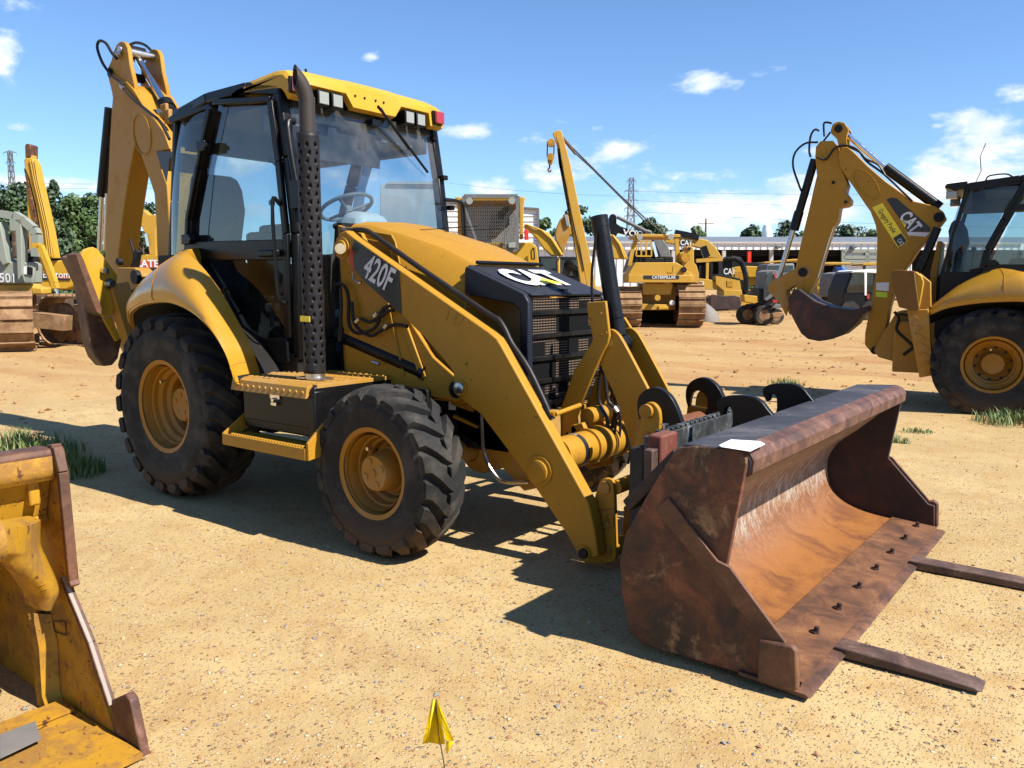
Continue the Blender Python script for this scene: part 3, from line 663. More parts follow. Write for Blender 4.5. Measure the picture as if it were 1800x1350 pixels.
# door furniture
b = MB(); y = -.735
b.bars([(.99, y, 1.14), (1.0, y, 1.80), (.95, y, 2.25), (.89, y, 2.63)], .05, .03); b.bars([(.27, y, 2.70), (.89, y, 2.64)], .035, .03)
b.bars([(.22, y, 2.66), (.04, y, 2.29), (-.11, y, 1.95), (-.14, y, 1.76)], .035, .03); b.bars([(-.12, y, 1.72), (.99, y, 1.70)], .13, .03)
b.bars([(-.08, y, 1.68), (.12, y, 1.53), (.43, y, 1.24), (.62, y, 1.0)], .05, .03); b.bars([(.56, y, 1.04), (.99, y, 1.06)], .16, .03)
door = b.build('door_frame', 'black', A, bevel=.006); door.data.name = 'door_frame'
b = MB(); b.box((.86, -.765, 1.68), (.20, .035, .045)); b.cyl((.93, -.77, 1.68), (.93, -.80, 1.68), .02, 12); b.build('handle', 'black', door, bevel=.01)
for zz, xx in ((2.42, .16), (1.80, -.08)):
    b = MB(); b.box((xx, -.76, zz), (.10, .05, .07)); b.cyl((xx+.06, -.79, zz), (xx+.06, -.74, zz), .018, 12); b.build('hinge', 'black', door, bevel=.006)
b = MB(); b.tube(smooth_path([(.97, -.75, 1.98), (.96, -.80, 2.0), (.97, -.80, 1.6), (.99, -.80, 1.4), (1.0, -.76, 1.36)], 5), .012, 8); b.build('grab_rail', 'black', A)
b = MB(); b.tube(smooth_path([(1.02, -.66, 2.5), (1.03, -.72, 2.45), (1.12, -.72, 2.0), (1.12, -.70, 1.95)], 4), .022, 10); b.bx(1.08, 1.16, -.76, -.69, 1.95, 2.12); b.build('washer_tube', 'black', A, bevel=.004)
b = MB()
b.tube(smooth_path(F0.y(-.80, (398, 508), (394, 512), (418, 575), (425, 590), (436, 594)), 4), .010, 8)
b.tube(F0.y(-.78, (338, 486), (350, 480), (356, 482)), .008, 8)
b.build('fender_grab_rail', 'black', A)
# wiper
b = MB(); b.tube(F0.x(1.06, (664, 186), (752, 303)), .009, 6); b.tube(F0.x(1.05, (668, 190), (720, 262)), .011, 6); b.bx(.97, 1.05, -.02, .06, 2.57, 2.61); b.build('wiper', 'black', A)
b = MB()
for uv in ((757, 242), (775, 312), (787, 365)): p = F0.x(.98 if uv[1] < 300 else 1.05, uv)[0]; b.box(p+Vector((0, .03, 0)), (.05, .05, .035))
b.build('glass_hinge', 'black', A, bevel=.005)
# mirror bar on the far side
b = MB(); b.tube(smooth_path(F0.x(1.12, (782, 352), (806, 354), (815, 366), (818, 420)), 4), .012, 8); b.build('side_rail', 'black', A)
# interior
b = MB(); b.py([(-.42, 1.36), (.12, 1.34), (.14, 1.46), (-.28, 1.50), (-.40, 1.80), (-.33, 2.06), (-.36, 2.22), (-.42, 2.32), (-.52, 2.34), (-.56, 2.2), (-.50, 1.8), (-.46, 1.5)], -.46, -.08); seat = b.build('seat', 'seat_cloth', A, bevel=.05)
b = MB(); b.bx(-.35, .10, -.42, -.12, .98, 1.35); b.build('seat_base', 'black_matt', seat, bevel=.02)
b = MB(); b.bx(.1, .48, -.42, -.30, 1.4, 1.86); b.bx(.0, .35, .28, .40, 1.5, 1.72); b.bx(.30, .62, -.45, -.25, 1.72, 1.9); b.build('side_console', 'black_matt', A, bevel=.03)
b = MB(); b.loft([[Vector((x, y*sc1, z)) for x, y, z in ((.86, -.2, .98), (1.08, -.2, .98), (1.08, .2, .98), (.86, .2, .98))] for sc1 in (1,)]+[[Vector((x, y, z)) for x, y, z in ((.80, -.17, 1.9), (1.05, -.17, 1.86), (1.05, .17, 1.86), (.80, .17, 1.9))], [Vector((x, y, z)) for x, y, z in ((.86, -.12, 2.0), (1.03, -.12, 1.97), (1.03, .12, 1.97), (.86, .12, 2.0))]])
b.build('dashboard', 'grey_light', A, bevel=.05)
b = MB(); cw = Vector((.76, -.02, 2.03)); ax = Vector((-.42, 0, .9)).normalized(); u1 = ax.orthogonal().normalized(); u2 = ax.cross(u1)
b.tube([cw+(u1*math.cos(t)+u2*math.sin(t))*.19 for t in [2*PI*i/36 for i in range(37)]], .014, 8, caps=False)
for t in (.4, 2.5, 4.6): b.tube([cw-ax*.03, cw+(u1*math.cos(t)+u2*math.sin(t))*.185], .011, 6)
b.cyl(cw-ax*.12, cw+ax*.0, .035, 14); b.build('steering_wheel', 'grey_mid', A)
b = MB(); b.tube([(.33, -.35, 1.85), (.36, -.36, 2.04)], .009, 8); b.ball((.36, -.36, 2.06), .025, 8); b.tube([(.2, .34, 1.7), (.22, .34, 1.92)], .009, 8); b.ball((.22, .34, 1.94), .025, 8)
b.tube([(-.3, -.25, 1.6), (-.28, -.22, 1.95)], .01, 8); b.ball((-.28, -.22, 1.98), .03, 8); b.build('control_lever', 'black', A)
b = MB(); b.tube(smooth_path(F0.y(-.62, (474, 400), (500, 450), (480, 540), (478, 575)), 5), .014, 8); b.build('inner_rail', 'black', A)
b = MB(); b.bx(.50, 1.02, .05, .50, 1.22, 1.30); b.box((.85, .3, 1.5), (.22, .3, .3)); b.build('front_console', 'grey_light', A, bevel=.03)
b = MB(); b.bx(.3, 1.02, -.5, .5, 1.005, 1.03); b.build('floor_mat', 'grey_mid', A)
b = MB(); b.tube(F0.y(-.35, (496, 302), (477, 283)), .008, 6); b.ball(F0.y(-.35, (475, 281))[0], .022, 8); b.build('knob_lever', 'black', A)
b = MB(); b.bx(.70, .82, .64, .67, 1.0, 1.66); b.bars([(.2, .62, 1.62), (.62, .62, 1.1)], .04, .04); b.build('far_trim', 'yellow_rim', A)

# fenders -------------------------------------------------------
def fender(A, s):
    b = MB()
    #        outer lip (x, z)   crest (x, z)    inner (x, z)
    st = [((-.76, 1.18), (-.74, 1.22), (-.72, 1.22), -.86, -.84), ((-.52, 1.31), (-.50, 1.42), (-.46, 1.50), -1.01, -.93), ((-.22, 1.375), (-.22, 1.55), (-.22, 1.66), -1.09, -.97), ((.06, 1.40), (.05, 1.655), (.0, 1.74), -1.13, -.98), ((.27, 1.40), (.24, 1.69), (.08, 1.70), -1.145, -.98),
          ((.47, 1.36), (.40, 1.60), (.34, 1.52), -1.15, -.96), ((.64, 1.29), (.56, 1.46), (.50, 1.39), -1.15, -.95), ((.80, 1.18), (.73, 1.28), (.68, 1.21), -1.15, -.95), ((.92, 1.05), (.88, 1.10), (.83, 1.04), -1.15, -.95), ((.985, .915), (.955, .93), (.92, .91), -1.15, -.95)]
    ysl = [(q[3], q[4]) for q in st]; st = [q[:3] for q in st]
    st = [tuple(Vector((p[0], 0, p[1])) for p in q) for q in st]
    def interp(i, t):   # catmull along stations
        n = len(st); a = [st[max(0, min(n-1, i+k))] for k in (-1, 0, 1, 2)]
        return [.5*((2*a[1][j])+(a[2][j]-a[0][j])*t+(2*a[0][j]-5*a[1][j]+4*a[2][j]-a[3][j])*t*t+(3*a[1][j]-a[0][j]-3*a[2][j]+a[3][j])*t**3) for j in range(3)]
    rings = []; inn = []
    for i in range(len(st)-1):
        for t in (0, .25, .5, .75): rings.append(interp(i, t)+[ysl[i][0]+(ysl[i+1][0]-ysl[i][0])*t, ysl[i][1]+(ysl[i+1][1]-ysl[i][1])*t])
    rings.append(list(st[-1])+list(ysl[-1])); R2 = []
    for (l, c, q, yo, yc) in rings:
        k = yc-.10 if yc > -.9 else yc; yi = min(-.735, yc+.03) if yc > -.9 else (-.735 if l.x < .15 else min(-.735-(l.x-.15)*.6, -.735) if l.x < .45 else -.915); D = yo-yc
        P = [Vector((l.x, yo+.04, l.z-.03)), Vector((l.x, yo+.012, l.z-.025)), Vector((l.x, yo, l.z))]
        for f_, g_ in ((.30, .06), (.55, .20), (.78, .45)): P.append(Vector((l.x+(c.x-l.x)*f_, yo-D*g_, l.z+(c.z-l.z)*f_**.9)))
        P += [Vector((c.x, yc, c.z)), Vector((c.x*.6+q.x*.4, yc*.6+yi*.4, c.z*.55+q.z*.45+.012)), Vector((q.x, yi, q.z)), Vector((q.x, yi+.03, q.z-.03))]
        R2.append(P)
    b.loft(R2, caps=False, closed=False)
    for o_ in (.012,):
        b.loft([[p+Vector((0, .012, -.014)) for p in P] for P in R2], caps=False, closed=False)
    if s > 0: b.mir()
    f = b.build('fender', 'yellow_gloss', A, ang=50)
    g = MB(); g.tube([P+Vector((0, -.002, .001)) for P in R2[12][1:9]], .003, 4); g.tube([P+Vector((.0, -.002, .001)) for P in R2[-3][1:9]], .003, 4)
    if s > 0: g.mir()
    g.build('seam', 'yellow_rim', f)
    g = MB(); P0 = [P[0] for P in R2]; g.loft([[Vector((p.x, p.y, p.z)), Vector((p.x, -.725, p.z-.12))] for p in P0], caps=False, closed=False)
    if s > 0: g.mir()
    g.build('inner_liner', 'black_matt', f)
fender(A, -1); fender(A, 1)

# toolbox, platform, step ---------------------------------------
b = MB(); b.bx(.94, 1.62, -1.05, -.45, .60, .885); b.build('toolbox', 'black', A, bevel=.01)
b = MB(); b.bx(.96, 1.60, -1.068, -1.052, .655, .865); lid = b.build('toolbox_door', 'black', A, bevel=.006)
b = MB(); b.box((1.29, -1.075, .82), (.09, .012, .03)); b.cyl((1.29, -1.08, .80), (1.29, -1.10, .80), .012, 10); b.box((1.29, -1.085, .775), (.05, .012, .02)); b.build('latch', 'chrome', lid, bevel=.002)
b = MB(); b.py([(1.625, .90), (1.66, .905), (1.665, .52), (1.625, .56)], -1.085, -.42); b.bx(1.60, 1.665, -1.088, -1.0, .50, .88); b.build('end_plate', 'black', A, bevel=.012)
b = MB(); b.py([(.90, .915), (1.66, .915), (1.66, .89), (.90, .89)], -1.06, -.42)
b.ext([(.90, -1.06, .915), (.90, -1.10, .90), (.90, -1.115, .835), (.90, -1.10, .835), (.90, -1.06, .885)], (.72, 0, 0))
for i in range(12): b.cyl((.95+i*.058, -1.115, .868), (.95+i*.058, -1.104, .868), .011, 8)
for i in range(15):
    for j in range(6): b.bar((.93+i*.05, -1.04+j*.1, .918), (.945+i*.05, -1.01+j*.1, .918), .004, .008, (0, 0, 1))
b.build('platform', 'yellow_dusty', A, bevel=.002)
b = MB(); b.bx(.90, 1.69, -1.17, -1.0, .535, .56); b.bx(.90, 1.69, -1.185, -1.17, .50, .568)
for i in range(26): b.box((.96+i*.027, -1.155, .568), (.012, .022, .014))
b.build('step', 'yellow', A, bevel=.002)
b = MB(); b.ext([(1.695, -1.18, .50), (1.695, -1.18, .60), (1.695, -1.06, .70), (1.695, -1.02, .70), (1.695, -1.02, .52)], (.02, 0, 0)); b.ext([(.885, -1.18, .50), (.885, -1.18, .57), (.885, -.95, .72), (.885, -.90, .72), (.885, -.95, .60)], (.015, 0, 0)); b.build('step_bracket', 'yellow', A, bevel=.003)
b = MB(); b.ext(F0.y(-.76, (441, 630), (456, 631), (456, 641), (441, 641)), (0, -.003, 0)); b.build('inspection_sticker', 'decal_white', A)
b = MB(); b.ext(F0.y(-1.0, (528, 555), (545, 556), (545, 566), (528, 565)), (0, -.003, 0)); b.build('warning_sticker', 'decal_yellow', A)
b = MB(); b.bx(1.665, 2.0, -.8, -.45, .55, .86); b.build('battery_box', 'black_matt', A, bevel=.02)

# exhaust --------------------------------------------------------
EX, EY = 1.445, -.90
b = MB(); nr, nz_ = 16, 30; z0, z1, rg = .955, 2.345, .065; dz = (z1-z0)/nz_
for j in range(nz_):
    for i in range(nr):
        a0 = 2*PI*i/nr+(PI/nr if j % 2 else 0); zc = z0+dz*(j+.5); da = PI/nr
        hole = 1 <= j <= nz_-2 and i % 2 == 0
        sq = [(1, 0), (1, 1), (0, 1), (-1, 1), (-1, 0), (-1, -1), (0, -1), (1, -1)]
        def P(x, y, r=rg): a = a0+x*da; return Vector((EX+r*math.cos(a), EY+r*math.sin(a), zc+y*dz/2))
        outer = [P(x, y) for x, y in sq]
        if hole:
            rx, ry = .0105/(rg*da), .0125/(dz/2)
            inner = [P(rx*math.cos(k*PI/4), ry*math.sin(k*PI/4)) for k in range(8)]
            b.add(outer+inner, [(k, (k+1) % 8, 8+(k+1) % 8, 8+k) for k in range(8)])
        else: b.add(outer, [tuple(range(8))])
gd = b.build('exhaust_guard', 'guard_metal', A, weld=.0006, ang=60)
sm = gd.modifiers.new('thick', 'SOLIDIFY'); sm.thickness = .004
for rr_, r0_ in ((.046, .98), (.041, 2.3)):
    b_ = MB(); b_.tube(smooth_path([(EX, EY, r0_), (EX, EY, 2.40), (EX, EY, 2.52), (EX-.010, EY-.026, 2.61), (EX-.032, EY-.085, 2.685), (EX-.065, EY-.18, 2.76)], 6), rr_, 24, caps=False)
    nn = Vector((-.36, -.93, .0)).normalized(); cp = Vector((EX-.022, EY-.060, 2.655))
    for v in b_.v:
        dd = (v-cp).dot(nn)
        if dd > 0: v -= Vector((-.26, -.68, .68)).normalized()*(dd/Vector((-.26, -.68, .68)).normalized().dot(nn))
    if rr_ == .046: b = b_
    else: b.add(b_.v, b_.f)
b.build('exhaust_pipe', 'exhaust_metal', A)
b = MB(); b.cyl((EX, EY, .92), (EX, EY, .955), .06, 16); b.box((EX, EY, .925), (.22, .10, .012)); b.build('exhaust_foot', 'steel', A)

# loader arms ----------------------------------------------------
ARM = [(598, 409), (607, 405), (620, 416), (860, 584), (873, 595), (880, 606), (1000, 822), (1034, 884), (1045, 930), (1052, 978), (1022, 986), (1012, 968), (1000, 945), (933, 845), (845, 728), (815, 706), (797, 688), (797, 655), (783, 636), (745, 592), (700, 548), (643, 497), (612, 465), (592, 440), (590, 420)]
ap = [Vector((p.x, 0, p.z)) for p in F0.y(-.58, *ARM)]
for s in (-1, 1):
    y = -.58 if s < 0 else .50
    b = MB(); b.ext([p+Vector((0, y, 0)) for p in ap], (0, .08, 0)); arm = b.build('loader_arm', 'yellow', A, bevel=.007)
    if s < 0:
        b = MB()
        q = F0.y(-.583, (623, 421), (702, 476), (706, 553), (639, 493), (620, 470), (618, 440)); b.ext(q, (0, -.002, 0)); b.build('decal_panel', 'decal_black', arm)
        b = MB(); q = F0.y(-.584, (614, 432), (620, 440), (623, 477), (614, 460)); b.ext(q, (0, -.002, 0)); b.build('decal_accent', 'decal_red', arm)
        pp = F0.y(-.587, (636, 483), (694, 521)); rt = pp[1]-pp[0]; rt.normalize()
        b = MB(); up = Vector((-rt.z, 0, rt.x)); b.text('420F', pp[0]-up*.0, rt, up+rt*.10, .215, bold=.018, sx=.60, thick=.003); b.build('number_lettering', 'decal_white', arm)
        b = MB(); pp = F0.y(-.583, (778, 560), (828, 590)); rt = (pp[1]-pp[0]).normalized(); b.text('147', pp[0], rt, Vector((-rt.z, 0, rt.x)), .11, bold=0, sx=.9, thick=.001); b.build('chalk_number', 'yellow_dusty', arm)
    ys = y-.004 if s < 0 else y+.084
    for (u, v, r, mt) in ((948, 828, .062, 'yellow'), (602, 436, .05, 'yellow'), (810, 682, .035, 'steel'), (1028, 972, .028, 'guard_metal')):
        p = F0.y(-.58, (u, v))[0]; b = MB(); d = -1 if s < 0 else 1
        b.lathe([(0, r), (d*.018, r*.98), (d*.02, r*.9), (d*.02, .0005)], (p.x, ys, p.z), 28); b.build('pivot_pin', mt, arm); b = MB(); b.lathe([(0, r*1.35), (d*.006, r*1.33), (d*.006, r)], (p.x, ys, p.z), 28); b.build('pin_boss', 'yellow', arm)
b = MB(); q = F0.y(-.585, (585, 428), (597, 424), (603, 440), (595, 447)); c_ = q[0]; b.cyl(F0.y(-.60, (598, 437))[0], F0.y(-.64, (598, 437))[0], .033, 16); b.cyl(F0.y(-.64, (598, 437))[0], F0.y(-.66, (598, 437))[0], .022, 6); b.build('pivot_bolt', 'chrome', A)
# lift cylinders
for s in (-1, 1):
    y = s*.42-.0; b = MB(); p0, p1, p2 = [Vector((p.x, y*1.07, p.z)) for p in F0.y(-.47, (592, 588), (745, 655), (806, 684))]
    b.cyl(p0, p1, .05, 20); b.cyl(p1-(p1-p0).normalized()*.02, p1+(p1-p0).normalized()*.02, .058, 20); b.cyl(p1, p2, .028, 14)
    b.cyl(p2+Vector((0, -.05, 0)), p2+Vector((0, .05, 0)), .05, 16); b.build('lift_cylinder', 'black', A)
b = MB(); p = [Vector((q.x, -.545, q.z)) for q in F0.y(-.545, (655, 636), (667, 640), (700, 655))]
b.cyl(p[0], p[1], .012, 8); b.build('hose_fitting', 'steel', A)
# steel oil line along the near arm
b = MB(); b.tube(smooth_path(F0.y(-.50, (622, 404), (640, 405), (660, 415), (740, 472), (860, 553), (876, 562), (888, 580), (900, 605), (930, 650), (964, 722)), 4), .017, 10); b.build('oil_line', 'hose', A)
b = MB(); b.tube(F0.y(-.50, (600, 403), (624, 405)), .014, 8); b.tube(F0.y(-.50, (603, 407), (617, 407)), .02, 6); b.build('line_fitting', 'chrome', A)
b = MB(); 
for q in (((608, 420), (622, 416), (634, 436)), ((624, 428), (636, 424), (645, 440))): b.tube(smooth_path(F0.y(-.47, *q), 5), .008, 6)
b.build('hose_loop', 'yellow', A)
b = MB(); p = F0.y(-.50, (960, 722), (976, 728)); b.cyl(p[0], p[1], .016, 12); b.cyl(p[1], p[1]+Vector((0, .24, .02)), .013, 12); b.build('line_bracket', 'yellow', A)
b = MB(); b.cyl(F0.y(-.50, (958, 712))[0], F0.y(-.50, (968, 738))[0], .026, 12); b.build('line_clamp', 'black', A)
# torque tube
TX, TZ = F0.y(-.50, (968, 806))[0].x, F0.y(-.50, (968, 806))[0].z; TX, TZ = 2.93, .575
b = MB(); b.cyl((TX, -.51, TZ), (TX, .51, TZ), .092, 36)
for y in (-.22, -.10, .10, .22): b.lathe([(y-.008, .092), (y-.006, .106), (y+.006, .106), (y+.008, .092)], (TX, 0, TZ), 36)
b.build('torque_tube', 'yellow', A, ang=40)
b = MB(); b.lathe([(-.365, .0935), (-.33, .0935)], (TX, 0, TZ), 36); b.build('warning_band', 'navy', A)
b = MB()
for i in range(9):
    a = 1.3+i*.16
    b.add([(TX+.0945*math.cos(a+x), y, TZ+.0945*math.sin(a+x)) for x, y in ((0, -.362), (.09, -.362), (.09, -.355), (0, -.355))], [(0, 1, 2, 3)]); b.add([(TX+.0945*math.cos(a+x), y, TZ+.0945*math.sin(a+x)) for x, y in ((0, -.348), (.11, -.348), (.11, -.344), (0, -.344))], [(0, 1, 2, 3)])
b.build('band_print', 'decal_white', A)
b = MB()
for y in (-.19, .15): b.ext([Vector((p.x, y, p.z)) for p in F0.y(-.17, (1006, 748), (1026, 742), (1050, 795), (1052, 812), (1012, 812))], (0, .035, 0))
b.ext([Vector((p.x, -.19, p.z)) for p in F0.y(-.17, (1000, 755), (1012, 745), (1028, 775), (1020, 800))], (0, .035, 0))
b.cyl((TX-.07, -.1, TZ+.15), (TX-.07, .1, TZ+.15), .05, 18)
b.build('tube_ear', 'yellow', A, bevel=.004)
# bell-crank levers
LEV = [(1031, 532), (1064, 529), (1066, 545), (1071, 590), (1068, 604), (1060, 618), (1046, 650), (1020, 715), (1013, 733), (1014, 745), (1022, 768), (1024, 788), (1010, 797), (998, 792), (990, 778), (982, 745), (984, 722), (1010, 650), (1038, 605), (1042, 596), (1032, 548)]
LEV2 = [p for p in LEV if not (p[1] < 560)]
for y, poly in ((-.15, LEV), (.13, [(1052, 560)]+LEV2[0:]+[(1036, 575)])):
    q = [Vector((p.x, y, p.z)) for p in F0.y(-.15, *poly)]
    b = MB(); b.ext(q, (0, .022, 0)); lv = b.build('bell_crank', 'yellow', A, bevel=.004)
    if y < 0:
        b = MB()
        for u, v in ((1065, 587), (1073, 583), (1030, 560), (1064, 549)): p = F0.y(-.152, (u-8 if u > 1040 else u+6, v+2))[0]; b.cyl(p, p+Vector((0, -.006, 0)), .008, 10)
        p = F0.y(-.152, (1004, 770))[0]; b.cyl(p, p+Vector((0, -.02, 0)), .026, 18); b.build('lever_bolt', 'yellow_rim', lv)
        b = MB(); b.lathe([(0, .042), (-.006, .042), (-.006, .03)], (p.x, -.152, p.z), 24); b.build('grease_ring', 'guard_metal', lv)
# links from the cranks to the coupler
LNK = [(1064, 580), (1075, 578), (1086, 586), (1098, 606), (1142, 690), (1152, 712), (1162, 760), (1150, 800), (1120, 812), (1104, 770), (1083, 700), (1058, 650), (1047, 618), (1050, 594)]
for y in (-.118, .092):
    b = MB(); b.ext([Vector((p.x, y, p.z)) for p in F0.y(-.12, *rounded(LNK, 1))], (0, .026, 0)); lk = b.build('tilt_link', 'yellow', A, bevel=.004)
b = MB(); p = F0.y(-.10, (1072, 600))[0]; b.cyl((p.x, -.12, p.z), (p.x, .12, p.z), .03, 16); b.build('link_pin', 'steel', A)
# tilt cylinder standing between the links
b = MB(); p0 = F0.y(0, (1088, 604))[0]; p1, p2, p3 = F0.y(0, (1082, 560), (1056, 400), (1053, 380))
b.cyl(p0+(p1-p0)*.3, p2, .0475, 28); b.cyl(p2, p3, .050, 28); b.cyl(p0+Vector((0, -.06, 0)), p0+Vector((0, .06, 0)), .055, 20); b.cyl(p1, p1+(p2-p1)*.04, .052, 24); b.build('tilt_cylinder', 'black', A, ang=30)
b = MB(); b.tube(smooth_path(F0.y(-.06, (1050, 612), (1040, 500), (1048, 410)), 4), .008, 8); b.build('cylinder_line', 'black', A)
# hoses in the linkage
HS = [((1058, 640), (1052, 700), (1068, 740), (1060, 780), (1040, 800)), ((1060, 620), (1068, 700), (1080, 720), (1072, 760), (1045, 790)), ((1078, 670), (1084, 700), (1080, 740), (1070, 770), (1078, 800)),
      ((1088, 680), (1100, 740), (1108, 790), (1104, 815)), ((1094, 700), (1106, 740), (1112, 800)), ((1066, 640), (1075, 690), (1090, 730), (1088, 780)), ((1084, 735), (1078, 770), (1066, 785), (1060, 800))]
for i, q in enumerate(HS):
    b = MB(); b.tube(smooth_path(F0.y(-.03+.02*(i % 3), *q), 6), .011 if i < 3 else .008, 8); b.build('hose', 'hose', A)
b = MB(); p = F0.y(-.06, (1080, 716), (1086, 724)); b.cyl(p[0], p[1], .012, 8); b.build('hose_end', 'steel', A)
# yellow quick coupler
b = MB(); CPL = [(1128, 726), (1131, 714), (1140, 706), (1151, 708), (1160, 720), (1162, 738), (1160, 760), (1152, 800), (1143, 838), (1118, 838), (1108, 820), (1112, 800), (1122, 770), (1126, 750)]
for y in (-.34, .31): b.ext([Vector((p.x, y, p.z)) for p in F0.y(-.33, *rounded(CPL, 2))], (0, .03, 0))
CP2 = [(1050, 858), (1054, 846), (1063, 840), (1073, 843), (1079, 852), (1082, 960), (1083, 982), (1074, 990), (1024, 989), (1016, 980), (1018, 960), (1036, 905)]
for y in (-.485, .455): b.ext([Vector((p.x, y, p.z)) for p in F0.y(-.485, *rounded(CP2, 1))], (0, .03, 0))
cpl = b.build('quick_coupler', 'yellow', A, bevel=.004)
b = MB(); p = F0.y(-.33, (1140, 722))[0]
for y in (-.345, .345): b.lathe([(0, .037), (-.022 if y < 0 else .022, .036), (-.024 if y < 0 else .024, .0005)], (p.x, y, p.z), 24)
q = F0.y(-.485, (1063, 857), (1066, 968))
for pp in q: b.lathe([(0, .034), (-.008, .033), (-.008, .0005)], (pp.x, -.486, pp.z), 24)
p2 = F0.y(-.33, (1138, 768))[0]; b.lathe([(0, .03), (-.004, .029), (-.004, .0005)], (p2.x, -.341, p2.z), 20)
b.build('coupler_pin', 'yellow_rim', cpl)
b = MB(); p = F0.y(-.33, (1142, 760))[0]; b.cyl((p.x+.0, -.32, p.z-.02), (p.x+.0, .32, p.z-.02), .058, 28); b.build('upper_cross_tube', 'rust_floor', cpl)
b = MB(); p = F0.y(-.485, (1070, 858))[0]; b.cyl((p.x+.02, -.455, p.z), (p.x+.02, .455, p.z), .038, 24); p = F0.y(-.485, (1068, 968))[0]; b.cyl((p.x, -.455, p.z), (p.x, .455, p.z), .045, 24); b.build('lower_cross_tube', 'yellow', cpl)
b = MB(); b.bars([(3.30, -.3, .2), (3.36, -.3, .78)], .12, .04); b.bars([(3.30, .3, .2), (3.36, .3, .78)], .12, .04); b.bx(3.22, 3.3, -.3, .3, .14, .3); b.build('coupler_frame', 'yellow_rim', cpl, bevel=.005)
q = F0.y(-.4875, (1042, 898), (1080, 894), (1080, 926), (1044, 932)); b = MB()
for a_, b_ in zip(q, q[1:]+q[:1]): b.bar(a_, b_, .005, .004)
rt = (q[1]-q[0]).normalized(); b.text('CAT', q[3]+rt*.014+Vector((0, 0, .022)), rt, (0, 0, 1), .085, bold=.0, sx=.75, thick=.003)
b.build('cast_lettering', 'cast_mark', cpl)
# hose hanging behind the front wheel
b = MB(); b.tube(smooth_path(F0.y(-.40, (846, 722), (848, 760), (852, 800), (868, 832), (888, 848), (930, 848)), 6), .011, 8); b.build('steel_hose', 'steel', A)
b = MB()
for q in (((588, 502), (602, 500), (612, 520), (614, 570), (630, 586), (660, 575), (672, 545), (690, 536)), ((598, 506), (600, 540), (596, 600)), ((618, 530), (624, 570), (650, 590), (672, 580), (694, 571), (716, 574)), ((672, 556), (680, 548), (692, 545)), ((636, 560), (650, 566), (668, 556), (676, 540))):
    b.tube(smooth_path(F0.y(-.53, *q), 6), .011, 8)
b.build('boom_hose', 'hose', A)
b = MB(); 
for (u, v) in ((658, 556), (676, 576), (626, 566)): p = F0.y(-.535, (u, v), (u+6, v-6)); b.cyl(p[0], p[1], .015, 10)
b.tube(smooth_path(F0.y(-.545, (620, 478), (622, 492), (632, 497)), 4), .006, 8); b.ball(F0.y(-.545, (633, 497))[0], .014, 6)
b.build('hose_sleeve', 'steel', A)

# backhoe at the rear --------------------------------------------
b = MB(); b.bx(-1.25, -1.0, -.5, .5, .35, .55); b.bx(-1.25, -.6, -.5, .5, .4, 1.15); b.bx(-1.30, -1.22, -.6, .6, .5, 1.3); b.build('rear_frame', 'yellow_dusty', A, bevel=.01)
STK = [(198, 168), (240, 168), (246, 200), (240, 240), (228, 300), (216, 380), (208, 450), (206, 500), (184, 500), (184, 440), (189, 330), (193, 240), (196, 190)]
b = MB(); q = F0.y(-.15, *STK); b.ext(q, (0, .19, 0)); stick = b.build('stick', 'yellow', A, bevel=.01)
b = MB(); HEAD = [(195, 108), (199, 92), (205, 78), (212, 72), (219, 74), (224, 84), (228, 115), (236, 150), (236, 172), (198, 172), (196, 160), (189, 132), (189, 120)]
for y in (-.17, .13): b.ext([Vector((p.x, y, p.z)) for p in F0.y(-.17, *HEAD)], (0, .04, 0))
b.build('stick_head', 'yellow', stick, bevel=.006)
p = F0.y(-.17, (212, 88))[0]; b = MB(); b.cyl((p.x, -.185, p.z), (p.x, .185, p.z), .035, 20); b.build('head_pin', 'steel', stick)
p = F0.y(-.17, (195, 128))[0]; b = MB(); b.cyl((p.x, -.185, p.z), (p.x, .185, p.z), .04, 20); b.build('cylinder_pin', 'guard_metal', stick)
BOOM = [(205, 158), (212, 146), (222, 143), (235, 158), (252, 186), (272, 210), (288, 232), (298, 262), (276, 266), (284, 300), (293, 325), (298, 400), (300, 500), (300, 560), (250, 620), (262, 520), (277, 470), (274, 380), (271, 340), (260, 307), (247, 270), (236, 238), (222, 205), (206, 180)]
b = MB(); q = F0.y(-.185, *BOOM); b.ext(q, (0, .03, 0)); b.ext([p+Vector((0, .34, 0)) for p in q], (0, .03, 0))
b.ext([Vector((p.x, -.155, p.z)) for p in F0.y(-.185, *[(t[0]-3 if t[0] > 250 else t[0]+3, t[1]+4) for t in BOOM[0:8]]+[(274, 264), (247, 268), (222, 205), (206, 180)])], (0, .31, 0))
b.ext([Vector((p.x, -.155, p.z)) for p in F0.y(-.185, (274, 270), (282, 302), (291, 326), (296, 400), (298, 500), (280, 480), (276, 380), (272, 338), (262, 305), (250, 272))], (0, .31, 0))
boom = b.build('boom', 'yellow', A, bevel=.006)
b = MB(); q = F0.y(-.187, *[(250+15*math.cos(t)*1.0+4*math.sin(t), 236+36*math.sin(t)) for t in [2*PI*i/28 for i in range(28)]]); b.tube(q+[q[0]], .008, 6, caps=False); b.build('boss_rim', 'yellow', boom)
b = MB(); q = F0.y(-.1875, (275, 266), (298, 266), (313, 274), (310, 279), (299, 278), (293, 320)); b.ext(q, (0, -.004, 0)); b.build('black_decal', 'decal_black', boom)
